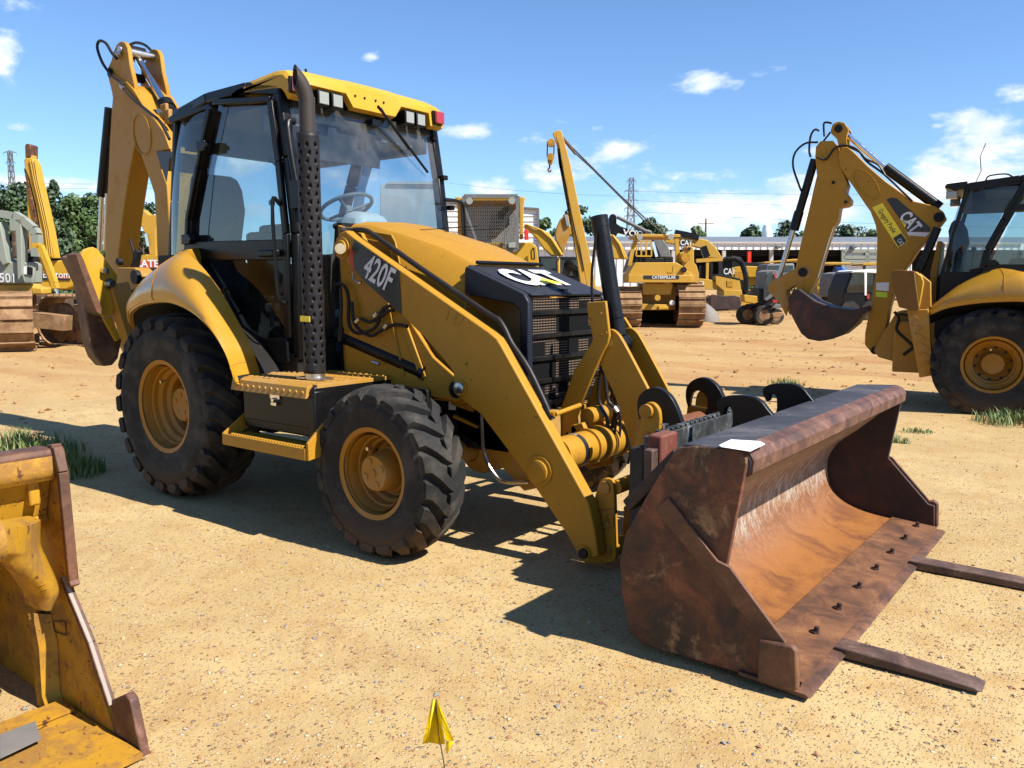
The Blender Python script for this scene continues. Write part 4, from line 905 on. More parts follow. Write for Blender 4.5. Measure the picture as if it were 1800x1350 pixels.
# stick cylinder: chrome rod from the stick head to a black barrel
b = MB(); p0, p1, p2 = F0.y(0, (236, 92), (289, 182), (330, 250)); b.cyl(p0, p1, .033, 18); rod = b.build('cylinder_rod', 'chrome', A)
b = MB(); b.cyl(p0+Vector((0, -.09, 0)), p0+Vector((0, .09, 0)), .055, 18); b.cyl(p0, p0+(p1-p0)*.12, .045, 18); b.build('rod_eye', 'black', rod)
b = MB(); b.cyl(p1, p1+(p2-p1)*.15, .075, 20); b.cyl(p1, p2, .062, 20); b.build('cylinder_barrel', 'black', A)
b = MB(); b.box(F0.y(-.1, (289, 195))[0], (.1, .03, .12)); b.box(F0.y(-.1, (296, 205))[0], (.08, .04, .12)); b.build('barrel_plate', 'yellow_rim', A, bevel=.01)
for q, yv in ((((205, 103), (196, 92), (186, 76), (175, 72), (171, 84), (180, 110), (196, 132), (214, 146), (216, 152), (232, 172), (262, 197), (282, 215), (298, 245)), -.20), (((228, 79), (240, 75), (256, 80), (270, 95), (282, 120), (284, 150), (291, 166)), .16)):
    b = MB(); b.tube(smooth_path(F0.y(yv, *q), 6), .013, 8); b.build('hydraulic_hose', 'hose', A)
b = MB()
for uv, yv in (((205, 92), -.2), ((213, 150), -.2), ((290, 165), .16), ((278, 194), -.2)): p = F0.y(yv, uv, (uv[0]+5, uv[1]+6)); b.cyl(p[0], p[1], .018, 8)
b.build('hose_clamp', 'steel', A)
# bucket cylinder behind the stick
b = MB(); p0, p1, p2 = F0.y(-.02, (194, 190), (179, 345), (175, 440)); b.cyl(p0, p1, .05, 16); b.build('bucket_cylinder', 'black', A)
b = MB(); b.cyl(p1, p2, .024, 12); b.tube(F0.y(-.1, (187, 340), (183, 440)), .012, 6); b.build('bucket_rod', 'steel', A)
# serrated edge down the far side of the stick
b = MB(); q = F0.y(.045, (250, 300), (245, 345), (239, 400), (233, 450)); 
pts = [q[0].lerp(q[3], i/40) for i in range(41)]
poly = []
for i, p in enumerate(pts): poly.append(p+Vector((.014 if i % 2 else -.004, 0, 0)))
b.ext(poly+[p+Vector((-.03, 0, 0)) for p in pts[::-1]], (0, .02, 0)); b.build('toothed_edge', 'rust_red', stick)
b = MB(); q = [p+Vector((.010, 0, 0)) for p in F0.y(-.12, (237, 250), (226, 300), (215, 380), (207, 450))]; b.ext([p+Vector((.006, 0, 0)) for p in q]+[p-Vector((.05, 0, 0)) for p in q[::-1]], (0, .13, 0)); b.build('front_face_shade_grime', 'grime_brown', stick)  # brown panel: grime plus the shade of this face put into its colour
# swing post and links near the rear axle
b = MB(); b.ext(F0.y(-.35, (205, 470), (236, 470), (262, 500), (256, 560), (246, 600), (236, 660), (205, 600), (205, 530)), (0, .7, 0)); b.build('swing_frame', 'yellow_dusty', A, bevel=.01)
b = MB()
for (u, v, r) in ((243, 487, .06), (233, 515, .03), (214, 460, .03)): p = F0.y(-.36, (u, v))[0]; b.cyl(p, p+Vector((0, -.04, 0)), r, 20)
b.build('swing_pin', 'black_matt', A)
b = MB(); b.bars(F0.y(-.3, (243, 440), (234, 500)), .05, .05); b.tube(smooth_path(F0.y(-.3, (228, 420), (236, 450), (230, 480), (246, 495)), 4), .012, 6); b.build('swing_link', 'black_matt', A, bevel=.005)
# stabiliser with its flip-over pad, and the backhoe bucket
XS = -1.22
b = MB(); b.ext(F0.x(XS, (139, 452), (150, 438), (163, 434), (172, 438), (207, 484), (199, 553), (183, 558), (176, 546)), (-.05, 0, 0)); pad = b.build('stabiliser_pad', 'yellow_bright', A, bevel=.005)
b = MB(); b.ext(F0.x(XS+.05, (133, 447), (141, 444), (147, 455), (181, 545), (180, 556), (170, 549), (160, 525)), (-.16, 0, 0)); b.build('pad_edge', 'rust_edge', pad, bevel=.006)
b = MB()
for (u, v, r, l) in ((191, 499, .042, .03), (191, 499, .024, .06), (181, 476, .025, .05)): p = F0.x(XS, (u, v))[0]; b.cyl(p, p+Vector((l, 0, 0)), r, 18)
b.build('pad_pin', 'steel', pad)
b = MB(); b.bars([F0.x(XS, (186, 500))[0]+Vector((-.03, .1, 0)), (-1.15, -.62, 1.0), (-1.1, -.5, .6)], .16, .12, (1, 0, 0)); b.build('stabiliser_leg', 'yellow_dusty', A, bevel=.01)
b = MB(); XB = -1.34
b.ext(F0.x(XB, (119, 452), (131, 447), (140, 470), (170, 548), (182, 560), (215, 596), (208, 630), (198, 642), (182, 644), (168, 628), (157, 600), (150, 540), (142, 498)), (-.14, 0, 0)); bk = b.build('digging_bucket', 'rust_shoe', A, bevel=.012)
b = MB()
for q in (((146, 490), (138, 496)), ((150, 505), (158, 512)), ((158, 506), (150, 516), (158, 522)), ((160, 528), (166, 545))): b.tube(F0.x(XB+.003, *q), .006, 5)
b.build('paint_scribble', 'scratch_white', bk)
b = MB(); b.ext(F0.x(XS-.06, (183, 560), (205, 600), (212, 596), (196, 556)), (-.04, 0, 0)); b.build('yellow_brace', 'yellow_bright', A)
b = MB(); b.bx(-1.5, -1.2, -.05, .8, 1.1, 1.5); b.build('far_stabiliser', 'yellow_dusty', A, bevel=.02)
# ================================================================ fork carriage hooked to the coupler
F = W.thing('fork_carriage', 'black fork carriage with hooked ears and two flat tines lying under the rusty bucket', 'pallet forks')
HK = [(1126, 742), (1120, 722), (1121, 700), (1130, 688), (1146, 680), (1163, 683), (1180, 697), (1192, 722), (1200, 748), (1210, 768), (1185, 780), (1160, 790), (1160, 750), (1162, 722), (1152, 708), (1139, 706), (1130, 714)]
b = MB(); q = W.y(-.30, *rounded(HK, 2))
for y in (-.305, .265): b.ext([Vector((p.x, y, p.z)) for p in q], (0, .04, 0))
b.build('hook', 'black', F, bevel=.006)
XC = 3.56
b = MB(); b.bx(XC, XC+.045, -.72, .66, .66, .78)
for i in range(24): b.bx(XC+.004, XC+.041, -.62+i*.053, -.62+i*.053+.035, .78, .795)
b.build('upper_bar', 'worn_black', F, bevel=.003)
b = MB(); b.bx(XC, XC+.045, -.66, .66, .16, .28); b.bx(XC-.03, XC+.0, -.40, -.34, .2, .78); b.bx(XC-.03, XC, .34, .40, .2, .78)
b.bx(XC-.035, XC-.0, -.62, -.48, .12, .74); b.bx(XC-.035, XC, .48, .62, .12, .74); b.build('carriage_frame', 'rust_black', F, bevel=.004)
b = MB(); b.bx(3.42, 3.49, -.60, -.46, .14, .69); b.bx(3.50, 3.525, -.655, -.60, .36, .72); b.build('side_plate', 'rust_black', F, bevel=.006)
b = MB(); b.bx(3.53, 3.555, -.66, -.62, .40, .71); b.build('worn_strip', 'worn_black', F, bevel=.002)
for yc, lab in ((-.76, None), (.52, None)):
    hw = .052; b = MB()
    prof = [(3.61, .74), (3.655, .74), (3.66, .075), (4.0, .062), (5.0, .048), (5.42, .03), (5.46, .018), (5.40, .010), (3.64, .012), (3.61, .04)]
    prof = [(x if x < 4 else (4.0+(x-4.0)*(.68 if yc < 0 else .95)), z) for x, z in prof]
    b.py(prof, yc-hw, yc+hw); f = b.build('fork_tine', 'fork_steel', F, bevel=.006)
b = MB(); b.bx(3.60, 3.675, -.76, -.60, .36, .80); b.build('tine_hook_block', 'redbrown', F, bevel=.012)
b = MB(); b.cyl((3.59, -.57, .77), (3.59, -.57, .815), .010, 10); b.cyl((3.59, -.57, .815), (3.59, -.57, .821), .020, 10); b.build('lock_pin', 'steel', F)

# ================================================================ loose loader bucket resting on the tines
K = W.thing('loader_bucket', 'wide rusty loader bucket with a white paper on its rim, resting on the fork tines', 'bucket')
HWB = 1.21
near = [Vector((p.x, 0, p.z)) for p in W.y(-1.215, (1140, 868), (1183, 797), (1193, 787), (1222, 784), (1288, 789), (1304, 794), (1312, 806), (1313, 818), (1279, 994), (1383, 1134), (1400, 1142), (1400, 1205), (1334, 1192), (1300, 1182), (1130, 1132), (1108, 1110), (1094, 1040), (1091, 985), (1100, 940))]
for v in near: v.z = max(v.z, .03)
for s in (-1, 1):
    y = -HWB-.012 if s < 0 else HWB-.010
    b = MB(); b.ext([p+Vector((0, y, 0)) for p in near], (0, .022, 0)); b.build('side_plate', 'rust_side' if s < 0 else 'rust_dark', K, bevel=.004)  # far plate takes darker rust, its unlit inside put into the colour
    # doubler strip and side cutter
    q = [Vector((p.x, 0, p.z)) for p in W.y(-1.23, (1152, 896), (1176, 873), (1262, 985), (1284, 996), (1385, 1133), (1338, 1128), (1328, 1105))]
    b = MB(); yy = y-.016 if s < 0 else y+.022; b.ext([p+Vector((0, yy, 0)) for p in q], (0, .016, 0)); b.build('side_doubler', 'rust_edge', K, bevel=.004)
    q = [Vector((p.x, 0, p.z)) for p in W.y(-1.235, (1336, 1122), (1395, 1132), (1404, 1142), (1405, 1208), (1398, 1212), (1362, 1206), (1334, 1195))]
    for v in q: v.z = max(v.z, .032)
    b = MB(); yy = y-.034 if s < 0 else y+.022; b.ext([p+Vector((0, yy, 0)) for p in q], (0, .034, 0)); b.build('side_cutter', 'rust_edge', K, bevel=.008)
# shell profile: top lip, back, curl, floor
shell = [(4.205, .862), (4.16, .74), (4.02, .60), (3.90, .50), (3.84, .40), (3.835, .30), (3.87, .20), (3.95, .13), (4.08, .085), (4.30, .060), (4.47, .045)]
sp_ = smooth_path([(x, 0, z) for x, z in shell], 4)
def strip(lo, hi, th):
    P = sp_[lo:hi]; nrm = []
    for i, p in enumerate(P):
        t = (P[min(i+1, len(P)-1)]-P[max(i-1, 0)]).normalized(); nrm.append(Vector((t.z, 0, -t.x)))
    return P+[p-n*th*-1 for p, n in zip(P[::-1], nrm[::-1])]
def shellpart(name, lo, hi, mat):
    P = sp_[lo:hi]; o = []
    for i, p in enumerate(P):
        j = lo+i; t = (sp_[min(j+1, len(sp_)-1)]-sp_[max(j-1, 0)]).normalized(); o.append(p+Vector((t.z, 0, -t.x))*.018)
    b = MB(); rows = [[Vector((p.x, y, p.z)) for p in P+o[::-1]] for y in (-HWB+.012, HWB-.012)]
    b.loft(rows); b.build(name, mat, K, ang=30)
n_ = len(sp_)
shellpart('shell', 0, n_, 'rust_shell')
# boxed top rim
b = MB(); b.py([(3.985, .868), (4.20, .878), (4.243, .862), (4.262, .835), (4.258, .80), (4.238, .775), (4.205, .79), (4.13, .775), (3.99, .80)], -HWB+.012, HWB-.012); rim = b.build('top_rim', 'rust_top', K, bevel=.006)
b = MB(); b.py([(4.205, .882), (4.248, .868), (4.268, .838), (4.264, .79), (4.240, .772), (4.236, .80), (4.246, .83), (4.236, .855)], -HWB+.014, HWB-.014); b.build('rim_edge', 'rust_red', rim, ang=15)
b = MB(); b.bx(3.74, 3.79, -.9, .9, .25, .62); b.py([(3.75, .56), (3.98, .80), (3.94, .84), (3.72, .60)], -HWB+.02, HWB-.02); b.build('back_brace', 'rust_dark', K, bevel=.005)
# cutting edge and bolts
b = MB(); b.py([(4.25, .047), (4.50, .034), (4.52, .024), (4.50, .018), (4.25, .030)], -HWB-.03, HWB+.03); ce = b.build('cutting_edge', 'rust_edge', K, bevel=.003)
b = MB(); b.py([(4.23, .078), (4.30, .072), (4.475, .056), (4.475, .049), (4.23, .066)], -HWB+.01, HWB-.01); b.build('wear_plate', 'rust_wear', K)
for i, yb in enumerate([W.z(.05, uv)[0].y for uv in ((1440, 1120), (1483, 1078), (1518, 1040), (1546, 1007), (1572, 978), (1596, 953), (1618, 931))]):
    b = MB(); xb = 4.38; b.cyl((xb, yb, .05), (xb, yb, .072), .020, 6); b.cyl((xb+.004, yb, .07), (xb+.01, yb, .092), .010, 8); b.build('edge_bolt', 'rust_dark', K)
# pick-up ears behind the rim
EAR = [(1262, 712), (1264, 702), (1278, 695), (1310, 694), (1328, 697), (1342, 706), (1352, 720), (1366, 736), (1345, 760), (1290, 790), (1250, 800), (1262, 778), (1283, 757), (1290, 748), (1290, 722), (1284, 714), (1278, 716), (1276, 728), (1270, 730)]
q = W.y(-.30, *rounded(EAR, 1))
for y in (-.32, .28):
    b = MB(); b.ext([Vector((p.x, y, p.z)) for p in q], (0, .04, 0)); b.build('pickup_ear', 'black', K, bevel=.005)
b = MB(); b.bx(3.72, 3.86, -.28, .28, .55, .60); b.build('ear_web', 'black', K)
pp = tag(MB().ext([Vector((p.x, p.y, .884)) for p in W.z(.884, (1264, 783), (1285, 773), (1335, 776), (1345, 781), (1318, 794), (1268, 786))], (0, 0, .0015)).build('paper_notice', 'paper'), 'white paper notice taped on the top rim of the rusty bucket', 'notice')
b = MB(); o = W.z(.886, (1275, 783), (1318, 786))
for i in range(3):
    a, c_ = W.z(.8865, (1278+i*9, 784-i*3), (1312+i*9, 787-i*3)); 
    for k in range(5): b.bar(a.lerp(c_, k/5), a.lerp(c_, k/5+.13), .003, .0005, (0, 0, 1))
b.build('print_line', 'pencil', pp)

# ================================================================ yellow bucket in the left foreground
Q = W.thing('loader_bucket', 'worn yellow multi-purpose loader bucket with rusty edges at the left front corner', 'bucket')
YQ = -2.85
S = lambda *p: [Vector((a.x, YQ, a.z)) for a in W.y(YQ, *p)]
b = MB(); b.ext(S((95, 787), (102, 790), (110, 830), (127, 1020), (130, 1028), (122, 1026), (90, 985), (60, 985), (20, 900), (20, 830)), (0, .02, 0)); b.build('blade_end_plate', 'yellow_worn', Q, bevel=.003)
b = MB(); e_ = S((92, 786), (100, 786), (110, 830), (128, 1020), (131, 1030)); b.bars([p+Vector((.0, .0, 0)) for p in e_], .022, .032); b.build('end_plate_edge', 'rust_edge', Q, bevel=.003)
b = MB(); b.ext(S((90, 985), (112, 1008), (215, 1335), (190, 1349), (60, 1349), (-40, 1420), (-120, 1300), (-60, 1050), (40, 960)), (0, .02, 0)); b.build('side_plate', 'yellow_worn', Q, bevel=.003)
b = MB(); e_ = S((112, 1014), (160, 1130), (196, 1240)); b.bars([e+Vector((.004, -.004, .004)) for e in e_], .008, .012); b.build('side_edge', 'scratch_white', Q); b = MB(); b.bars(e_, .018, .026); b.build('edge_rust', 'rust_red', Q, bevel=.002)
b = MB(); b.ext(S((193, 1232), (220, 1220), (228, 1232), (252, 1345), (250, 1375), (214, 1375)), (0, .03, 0)); b.build('side_cutter', 'rust_red', Q, bevel=.004)
wv = 2.3
def row(poly, mat, name, y1=None, bev=.004, smooth=False, y0=0.0):
    q = [p for p in S(*poly)]
    b = MB(); b.ext([p-Vector((0, y0, 0)) for p in q], (0, -(y1 or wv), 0)); return b.build(name, mat, Q, bevel=bev)
# top blade with rolled lip
c_ = S((60, 815))[0]; lip = [(-.085, .05), (-.04, .085), (.05, .085), (.085, .05), (.095, -.01), (.085, -.06), (.05, -.09), (-.06, -.08)]
c2 = S((98, 812))[0]
row(((98, 790), (101, 800), (104, 830), (100, 842), (60, 850), (40, 800), (70, 786)), 'yellow_worn', 'rolled_lip', bev=.012)
row(((97, 787), (101, 797), (101, 806), (60, 812), (40, 792), (70, 783)), 'rust_edge', 'lip_wear')
row(((78, 850), (90, 842), (84, 905), (60, 912)), 'yellow_worn', 'blade_face', bev=.006)
row(((66, 905), (84, 903), (86, 915), (60, 935)), 'yellow_worn', 'blade_step', y1=wv)
b = MB(); p = S((83, 858))[0]; b.box(p+Vector((.02, -.06, 0)), (.06, .035, .08)); b.build('stop_block', 'yellow_worn', Q, bevel=.006)
# hinge knuckle moulding
kn = [S((74, 915), (84, 960), (96, 975), (104, 1040), (96, 1065))]
prof = [W.y(YQ-.06, (72, 914))[0], W.y(YQ-.06, (72, 955))[0], W.y(YQ-.05, (82, 980))[0], W.y(YQ-.035, (104, 1035))[0], W.y(YQ-.05, (92, 1066))[0]]
prl = [W.y(YQ-.30, (4, 928))[0], W.y(YQ-.30, (8, 970))[0], W.y(YQ-.27, (14, 985))[0], W.y(YQ-.14, (56, 1042))[0], W.y(YQ-.11, (66, 1072))[0]]
def dense(P): return smooth_path(P, 5)
A1, B1 = dense(prof), dense(prl); rings = []
for a_, b_ in zip(A1, B1):
    r = []
    for k in range(9):
        t = k/8; r.append(a_.lerp(b_, t)+Vector((.035*math.sin(PI*t), 0, .0)))
    r += [b_+Vector((-.09, 0, 0)), a_+Vector((-.09, 0, 0))]
    rings.append(r)
b = MB(); b.loft(rings); b.build('hinge_cover', 'yellow_worn', Q, ang=50)
b = MB(); p = W.y(YQ-.31, (2, 950))[0]; b.cyl(p+Vector((-.02, .0, 0)), p+Vector((-.02, -.12, 0)), .065, 24); b.build('hinge_pin', 'yellow_worn', Q)
# interior: curved back, ribs, floor, grey wear strip
inner = W.y(YQ, (40, 960), (10, 1050), (0, 1150), (20, 1240), (90, 1305), (215, 1345))
ip = smooth_path([Vector((p.x-(.10 if i < 4 else .02), 0, p.z-(.0 if i < 3 else .02))) for i, p in enumerate(inner)], 5)
b = MB(); b.loft([[Vector((p.x, y, p.z)) for p in ip]+[Vector((p.x-.02, y, p.z-.02)) for p in ip[::-1]] for y in (YQ-.001, YQ-wv)]); b.build('bucket_shell', 'yellow_worn', Q, ang=40)
b = MB(); b.loft([[p+Vector((-.01, 0, 0)) for p in S((78, 1075), (85, 1130), (90, 1220), (112, 1280))], [p+Vector((.0, -.05, .0)) for p in S((84, 1070), (95, 1130), (100, 1215), (122, 1275))], [p+Vector((0, -.002, .0)) for p in S((92, 1080), (102, 1130), (107, 1215), (126, 1272))]], closed=False, caps=False); b.build('rib', 'yellow_worn', Q, ang=60)
b = MB(); b.tube(smooth_path([p+Vector((0, -.02, 0)) for p in S((72, 1072), (84, 1130), (90, 1220), (108, 1278))], 5), .028, 10); b.build('corner_rib', 'yellow_worn', Q)
b = MB(); b.ext([p+Vector((0, -.003, 0)) for p in S((95, 1095), (112, 1090), (118, 1116), (98, 1112))][:4], (0, .001, 0)); 
q = S((94, 1092), (116, 1092), (118, 1116), (98, 1110)); b = MB()
for a_, c_ in zip(q, q[1:]+q[:1]): b.bar(a_+Vector((0, -.003, 0)), c_+Vector((0, -.003, 0)), .004, .003)
b.build('weld_mark', 'rust_edge', Q)
b = MB(); b.bx(2.46, 2.56, YQ-wv, YQ-.02, .035, .045); b.bx(2.5, 2.98, YQ-wv, YQ-.005, .012, .03); b.build('floor_plate', 'yellow_worn', Q)
b = MB(); q = W.z(.05, (0, 1292), (62, 1268), (72, 1300), (0, 1334)); b.ext(q, (0, 0, .002)); b.build('wear_strip', 'grey_mid', Q)
# ================================================================ second backhoe loader, cut off by the right edge
Hb = depth_point(1745, 642, 9.35); hd = 7.4
F2 = Fr((0, 0, 0), hd); off = F2.M.to_3x3() @ Vector((0, -1.08, .64))
F2 = Fr(Hb-off, hd)
A2 = F2.thing('backhoe_loader', 'yellow backhoe loader with a dealer sticker on its boom, at the right edge', 'backhoe loader', 'backhoe loaders')
KEEP = {'rear_wheel', 'front_wheel', 'chassis', 'rear_axle', 'front_axle', 'front_frame', 'hood', 'loader_tower', 'nose_cowl', 'grille', 'firewall', 'cab_floor', 'cab_frame', 'cab_roof', 'headliner', 'windshield',
        'door_window', 'lower_window', 'quarter_window', 'rear_window', 'door_frame', 'seat', 'side_console', 'dashboard', 'steering_wheel', 'control_lever', 'fender', 'toolbox', 'platform', 'step', 'visor_panel'}
def copy_tree(o, parent):
    c = o.copy(); C.objects.link(c); c.parent = parent
    for k in list(o.children): copy_tree(k, c)
for k in list(A.children):
    if k.name.split('.')[0] in KEEP: copy_tree(k, A2)
z5 = lambda *p: [(1300+x/2.5, 200+y/2.5) for x, y in p]
def P2(name, mat, y0, y1, pts, parent=None, bevel=.008, conv=z5):
    b = MB(); q = F2.y(y0, *conv(*pts)); b.ext([Vector((p.x, y0, p.z)) for p in q], (0, y1-y0, 0)); return b.build(name, mat, parent or A2, bevel=bevel)
boom2 = P2('boom', 'yellow', -.17, .17, ((432, 190), (436, 165), (452, 148), (475, 146), (500, 165), (560, 225), (640, 295), (760, 382), (860, 405), (895, 430), (907, 458), (880, 492), (840, 540), (790, 590), (745, 660), (700, 720), (660, 850), (640, 960), (612, 1040), (580, 1050), (550, 1015), (552, 960), (575, 850), (600, 700), (605, 540), (598, 490), (575, 430), (540, 380), (500, 320), (470, 280), (440, 230)), bevel=.01)
stick2 = P2('stick', 'yellow', -.14, .14, ((332, 190), (335, 145), (355, 120), (410, 118), (435, 150), (450, 240), (475, 310), (465, 345), (488, 375), (486, 395), (470, 405), (440, 410), (430, 470), (410, 500), (385, 570), (350, 690), (330, 740), (300, 800), (262, 790), (240, 740), (243, 690), (262, 600), (300, 440), (340, 270)))
b = MB()
for y in (-.16, .12): b.ext([Vector((p.x, y, p.z)) for p in F2.y(-.15, *z5((400, 75), (410, 45), (435, 34), (462, 40), (480, 70), (470, 110), (475, 160), (440, 160), (428, 110), (405, 90)))], (0, .04, 0))
b.build('stick_head', 'yellow', A2, bevel=.005)
b = MB()
for (x, y, r, yy) in ((435, 65, .05, -.17), (278, 697, .06, -.155), (145, 762, .035, -.1), (158, 797, .035, -.1), (413, 302, .02, -.142), (876, 455, .06, -.175), (467, 388, .02, -.142), (595, 1040, .05, -.175)):
    p = F2.y(yy, *z5((x, y)))[0]; b.cyl(p+Vector((0, .03, 0)), p+Vector((0, -.02, 0)), r, 20)
b.build('pin', 'black_matt', A2)
b = MB()
for y in (-.145, .115): b.ext([Vector((p.x, y, p.z)) for p in F2.y(-.14, *z5((125, 770), (130, 745), (150, 730), (200, 705), (250, 678), (290, 668), (318, 690), (312, 720), (280, 735), (240, 755), (205, 775), (205, 790), (222, 830), (205, 890), (185, 850), (165, 815), (140, 795)))], (0, .03, 0))
b.build('bucket_link', 'yellow_dusty', A2, bevel=.005)
P2('digging_bucket', 'rust_dark', -.32, .32, ((212, 815), (235, 775), (260, 770), (330, 822), (400, 850), (500, 862), (562, 845), (575, 860), (540, 880), (505, 930), (450, 975), (400, 992), (350, 1000), (300, 990), (270, 965), (245, 920), (220, 870)))
P2('bucket_ear', 'black_matt', -.12, .12, ((235, 775), (260, 765), (300, 790), (330, 822), (235, 818)), bevel=.004)
def C2(name, mat, yv, r, a, c_, par=None):
    b = MB(); p = F2.y(yv, *z5(a, c_)); b.cyl(p[0], p[1], r, 18); return b.build(name, mat, par or A2)
C2('bucket_cylinder', 'black', -.05, .055, (330, 200), (248, 480)); C2('bucket_cylinder_end', 'black', -.05, .065, (262, 430), (238, 512)); C2('bucket_rod', 'steel', -.05, .035, (235, 512), (172, 722))
C2('stick_rod', 'chrome', 0, .035, (470, 90), (640, 238)); C2('stick_cylinder', 'black', 0, .065, (640, 235), (880, 412)); C2('extension_rod', 'steel', -.1, .03, (412, 490), (345, 720))
b = MB(); p = F2.y(-.172, *z5(*[(558+55*math.cos(t)+10*math.sin(t), 310+58*math.sin(t)+30*math.cos(t)) for t in [2*PI*i/28 for i in range(28)]])); b.tube(p+[p[0]], .009, 6, caps=False); b.build('boss_rim', 'yellow', boom2)
for q, yv in ((((345, 125), (290, 130), (245, 170), (235, 230), (260, 310), (272, 340)), -.1), (((350, 75), (330, 70), (312, 100), (306, 160), (312, 190)), -.1), (((372, 100), (370, 45), (385, 38), (405, 42)), -.05),
              (((340, 190), (380, 200), (420, 150), (470, 140), (520, 160), (560, 210), (640, 270), (760, 385)), -.19), (((480, 145), (530, 170), (560, 200), (610, 225), (640, 270)), -.19), (((400, 80), (350, 150), (345, 200), (380, 210)), -.12)):
    b = MB(); b.tube(smooth_path(F2.y(yv, *z5(*q)), 5), .014, 6); b.build('hydraulic_hose', 'hose', A2)
P2('decal_panel', 'decal_black', -.1735, -.1725, ((645, 376), (668, 368), (690, 371), (838, 500), (838, 518), (740, 518)), boom2, 0)
P2('decal_stripe', 'decal_white', -.1735, -.1725, ((734, 519), (838, 522), (818, 540), (742, 534)), boom2, 0)
P2('dealer_sticker', 'decal_yellow', -.1735, -.1725, ((583, 412), (628, 392), (738, 560), (696, 588)), boom2, 0)
P2('dealer_badge', 'decal_black', -.1745, -.1737, ((674, 546), (710, 524), (735, 560), (698, 584)), boom2, 0)
def T2(name, mat, yv, txt, a, c_, size, bold, sx):
    p = F2.y(yv, *z5(a, c_)); rt = (p[1]-p[0]).normalized(); b = MB(); b.text(txt, p[0], rt, Vector((-rt.z, 0, rt.x)), size, bold=bold, sx=sx, thick=.001); b.build(name, mat, boom2, split=False)
T2('dealer_lettering', 'decal_black', -.1755, 'Gregory Poole', (606, 428), (680, 535), .088, .006, .66)
T2('badge_lettering', 'decal_white', -.1757, 'CAT', (690, 556), (708, 582), .075, .012, .62)
T2('logo_lettering', 'decal_white', -.1755, 'CAT', (699, 455), (751, 516), .205, .035, .66)
P2('logo_triangle', 'decal_yellow', -.1765, -.1758, ((705, 466), (735, 470), (728, 500)), boom2, 0)
P2('service_label', 'decal_white', -.1735, -.1725, ((600, 742), (658, 740), (655, 780), (600, 775)), boom2, 0); P2('inspection_label', 'decal_lime', -.1735, -.1725, ((598, 782), (650, 786), (648, 808), (600, 804)), boom2, 0)
# stabiliser beside the rear wheel
P2('stabiliser_leg', 'yellow_dusty', -.95, -.78, ((735, 860), (830, 860), (845, 1080), (850, 1150), (790, 1160), (760, 1000)))
P2('stabiliser_pad', 'grime_brown', -1.05, -.98, ((668, 695), (685, 685), (768, 690), (790, 860), (770, 868), (700, 850), (672, 760)))
b = MB(); q = F2.y(-.97, *z5((770, 692), (800, 712), (810, 740), (800, 800), (786, 868))); b.ext(q, (0, .5, 0)); b.build('pad_side', 'yellow_bright', A2, bevel=.01)
P2('pad_bracket', 'yellow_dusty', -.9, -.6, ((790, 700), (840, 740), (840, 850), (790, 870)))
C2('stabiliser_cylinder', 'black', -.5, .05, (870, 500), (790, 690)); C2('stabiliser_rod', 'steel', -.5, .025, (850, 530), (800, 640))
P2('boom_post', 'yellow', -.4, .4, ((840, 690), (870, 560), (890, 560), (870, 700), (862, 900), (830, 900)))
P2('swing_casting', 'yellow_dusty', -.3, .3, ((590, 1040), (640, 950), (690, 870), (760, 860), (800, 1000), (850, 1130), (780, 1120), (700, 1095), (610, 1070)))
b = MB()
for i in range(6): b.bars(F2.y(-.955, *z5((745+i*14, 880+i*42), (790+i*12, 905+i*42), (748+i*14, 935+i*42))), .02, .012)
b.build('leg_rib', 'yellow_dusty', A2)
b = MB(); b.tube(smooth_path(F2.y(-.45, *z5((680, 870), (700, 900), (690, 950), (740, 1000), (790, 1050))), 5), .02, 6); b.tube(smooth_path(F2.y(-.45, *z5((700, 880), (760, 900), (780, 1000), (720, 1060))), 5), .02, 6); b.build('swing_hose', 'hose', A2)
b = MB(); b.tube([(-.30, -.5, 2.75), (-.25, -.5, 2.88), (-.27, -.5, 3.05), (-.22, -.5, 3.2)], .005, 5); b.build('antenna', 'wire', A2)
b = MB(); b.tube(smooth_path([(-.2, -.5, 2.77), (-.16, -.5, 2.82), (.0, -.5, 2.83), (.08, -.5, 2.79)], 4), .009, 6); b.build('roof_rail', 'black', A2)
b = MB(); b.py([(-.62, 2.70), (-.60, 2.74), (-.38, 2.76), (-.38, 2.68), (-.5, 2.66)], -.64, .64); b.build('rear_visor', 'black', A2, bevel=.01)
for y in (-.55, .55):
    b = MB(); b.bx(-.60, -.48, y-.06, y+.06, 2.57, 2.66); b.build('rear_lamp', 'lens_clear', A2, bevel=.01)
b = MB(); b.bx(-1.1, -.6, -.45, .45, .45, 1.1); b.build('rear_frame', 'yellow_dusty', A2, bevel=.02)
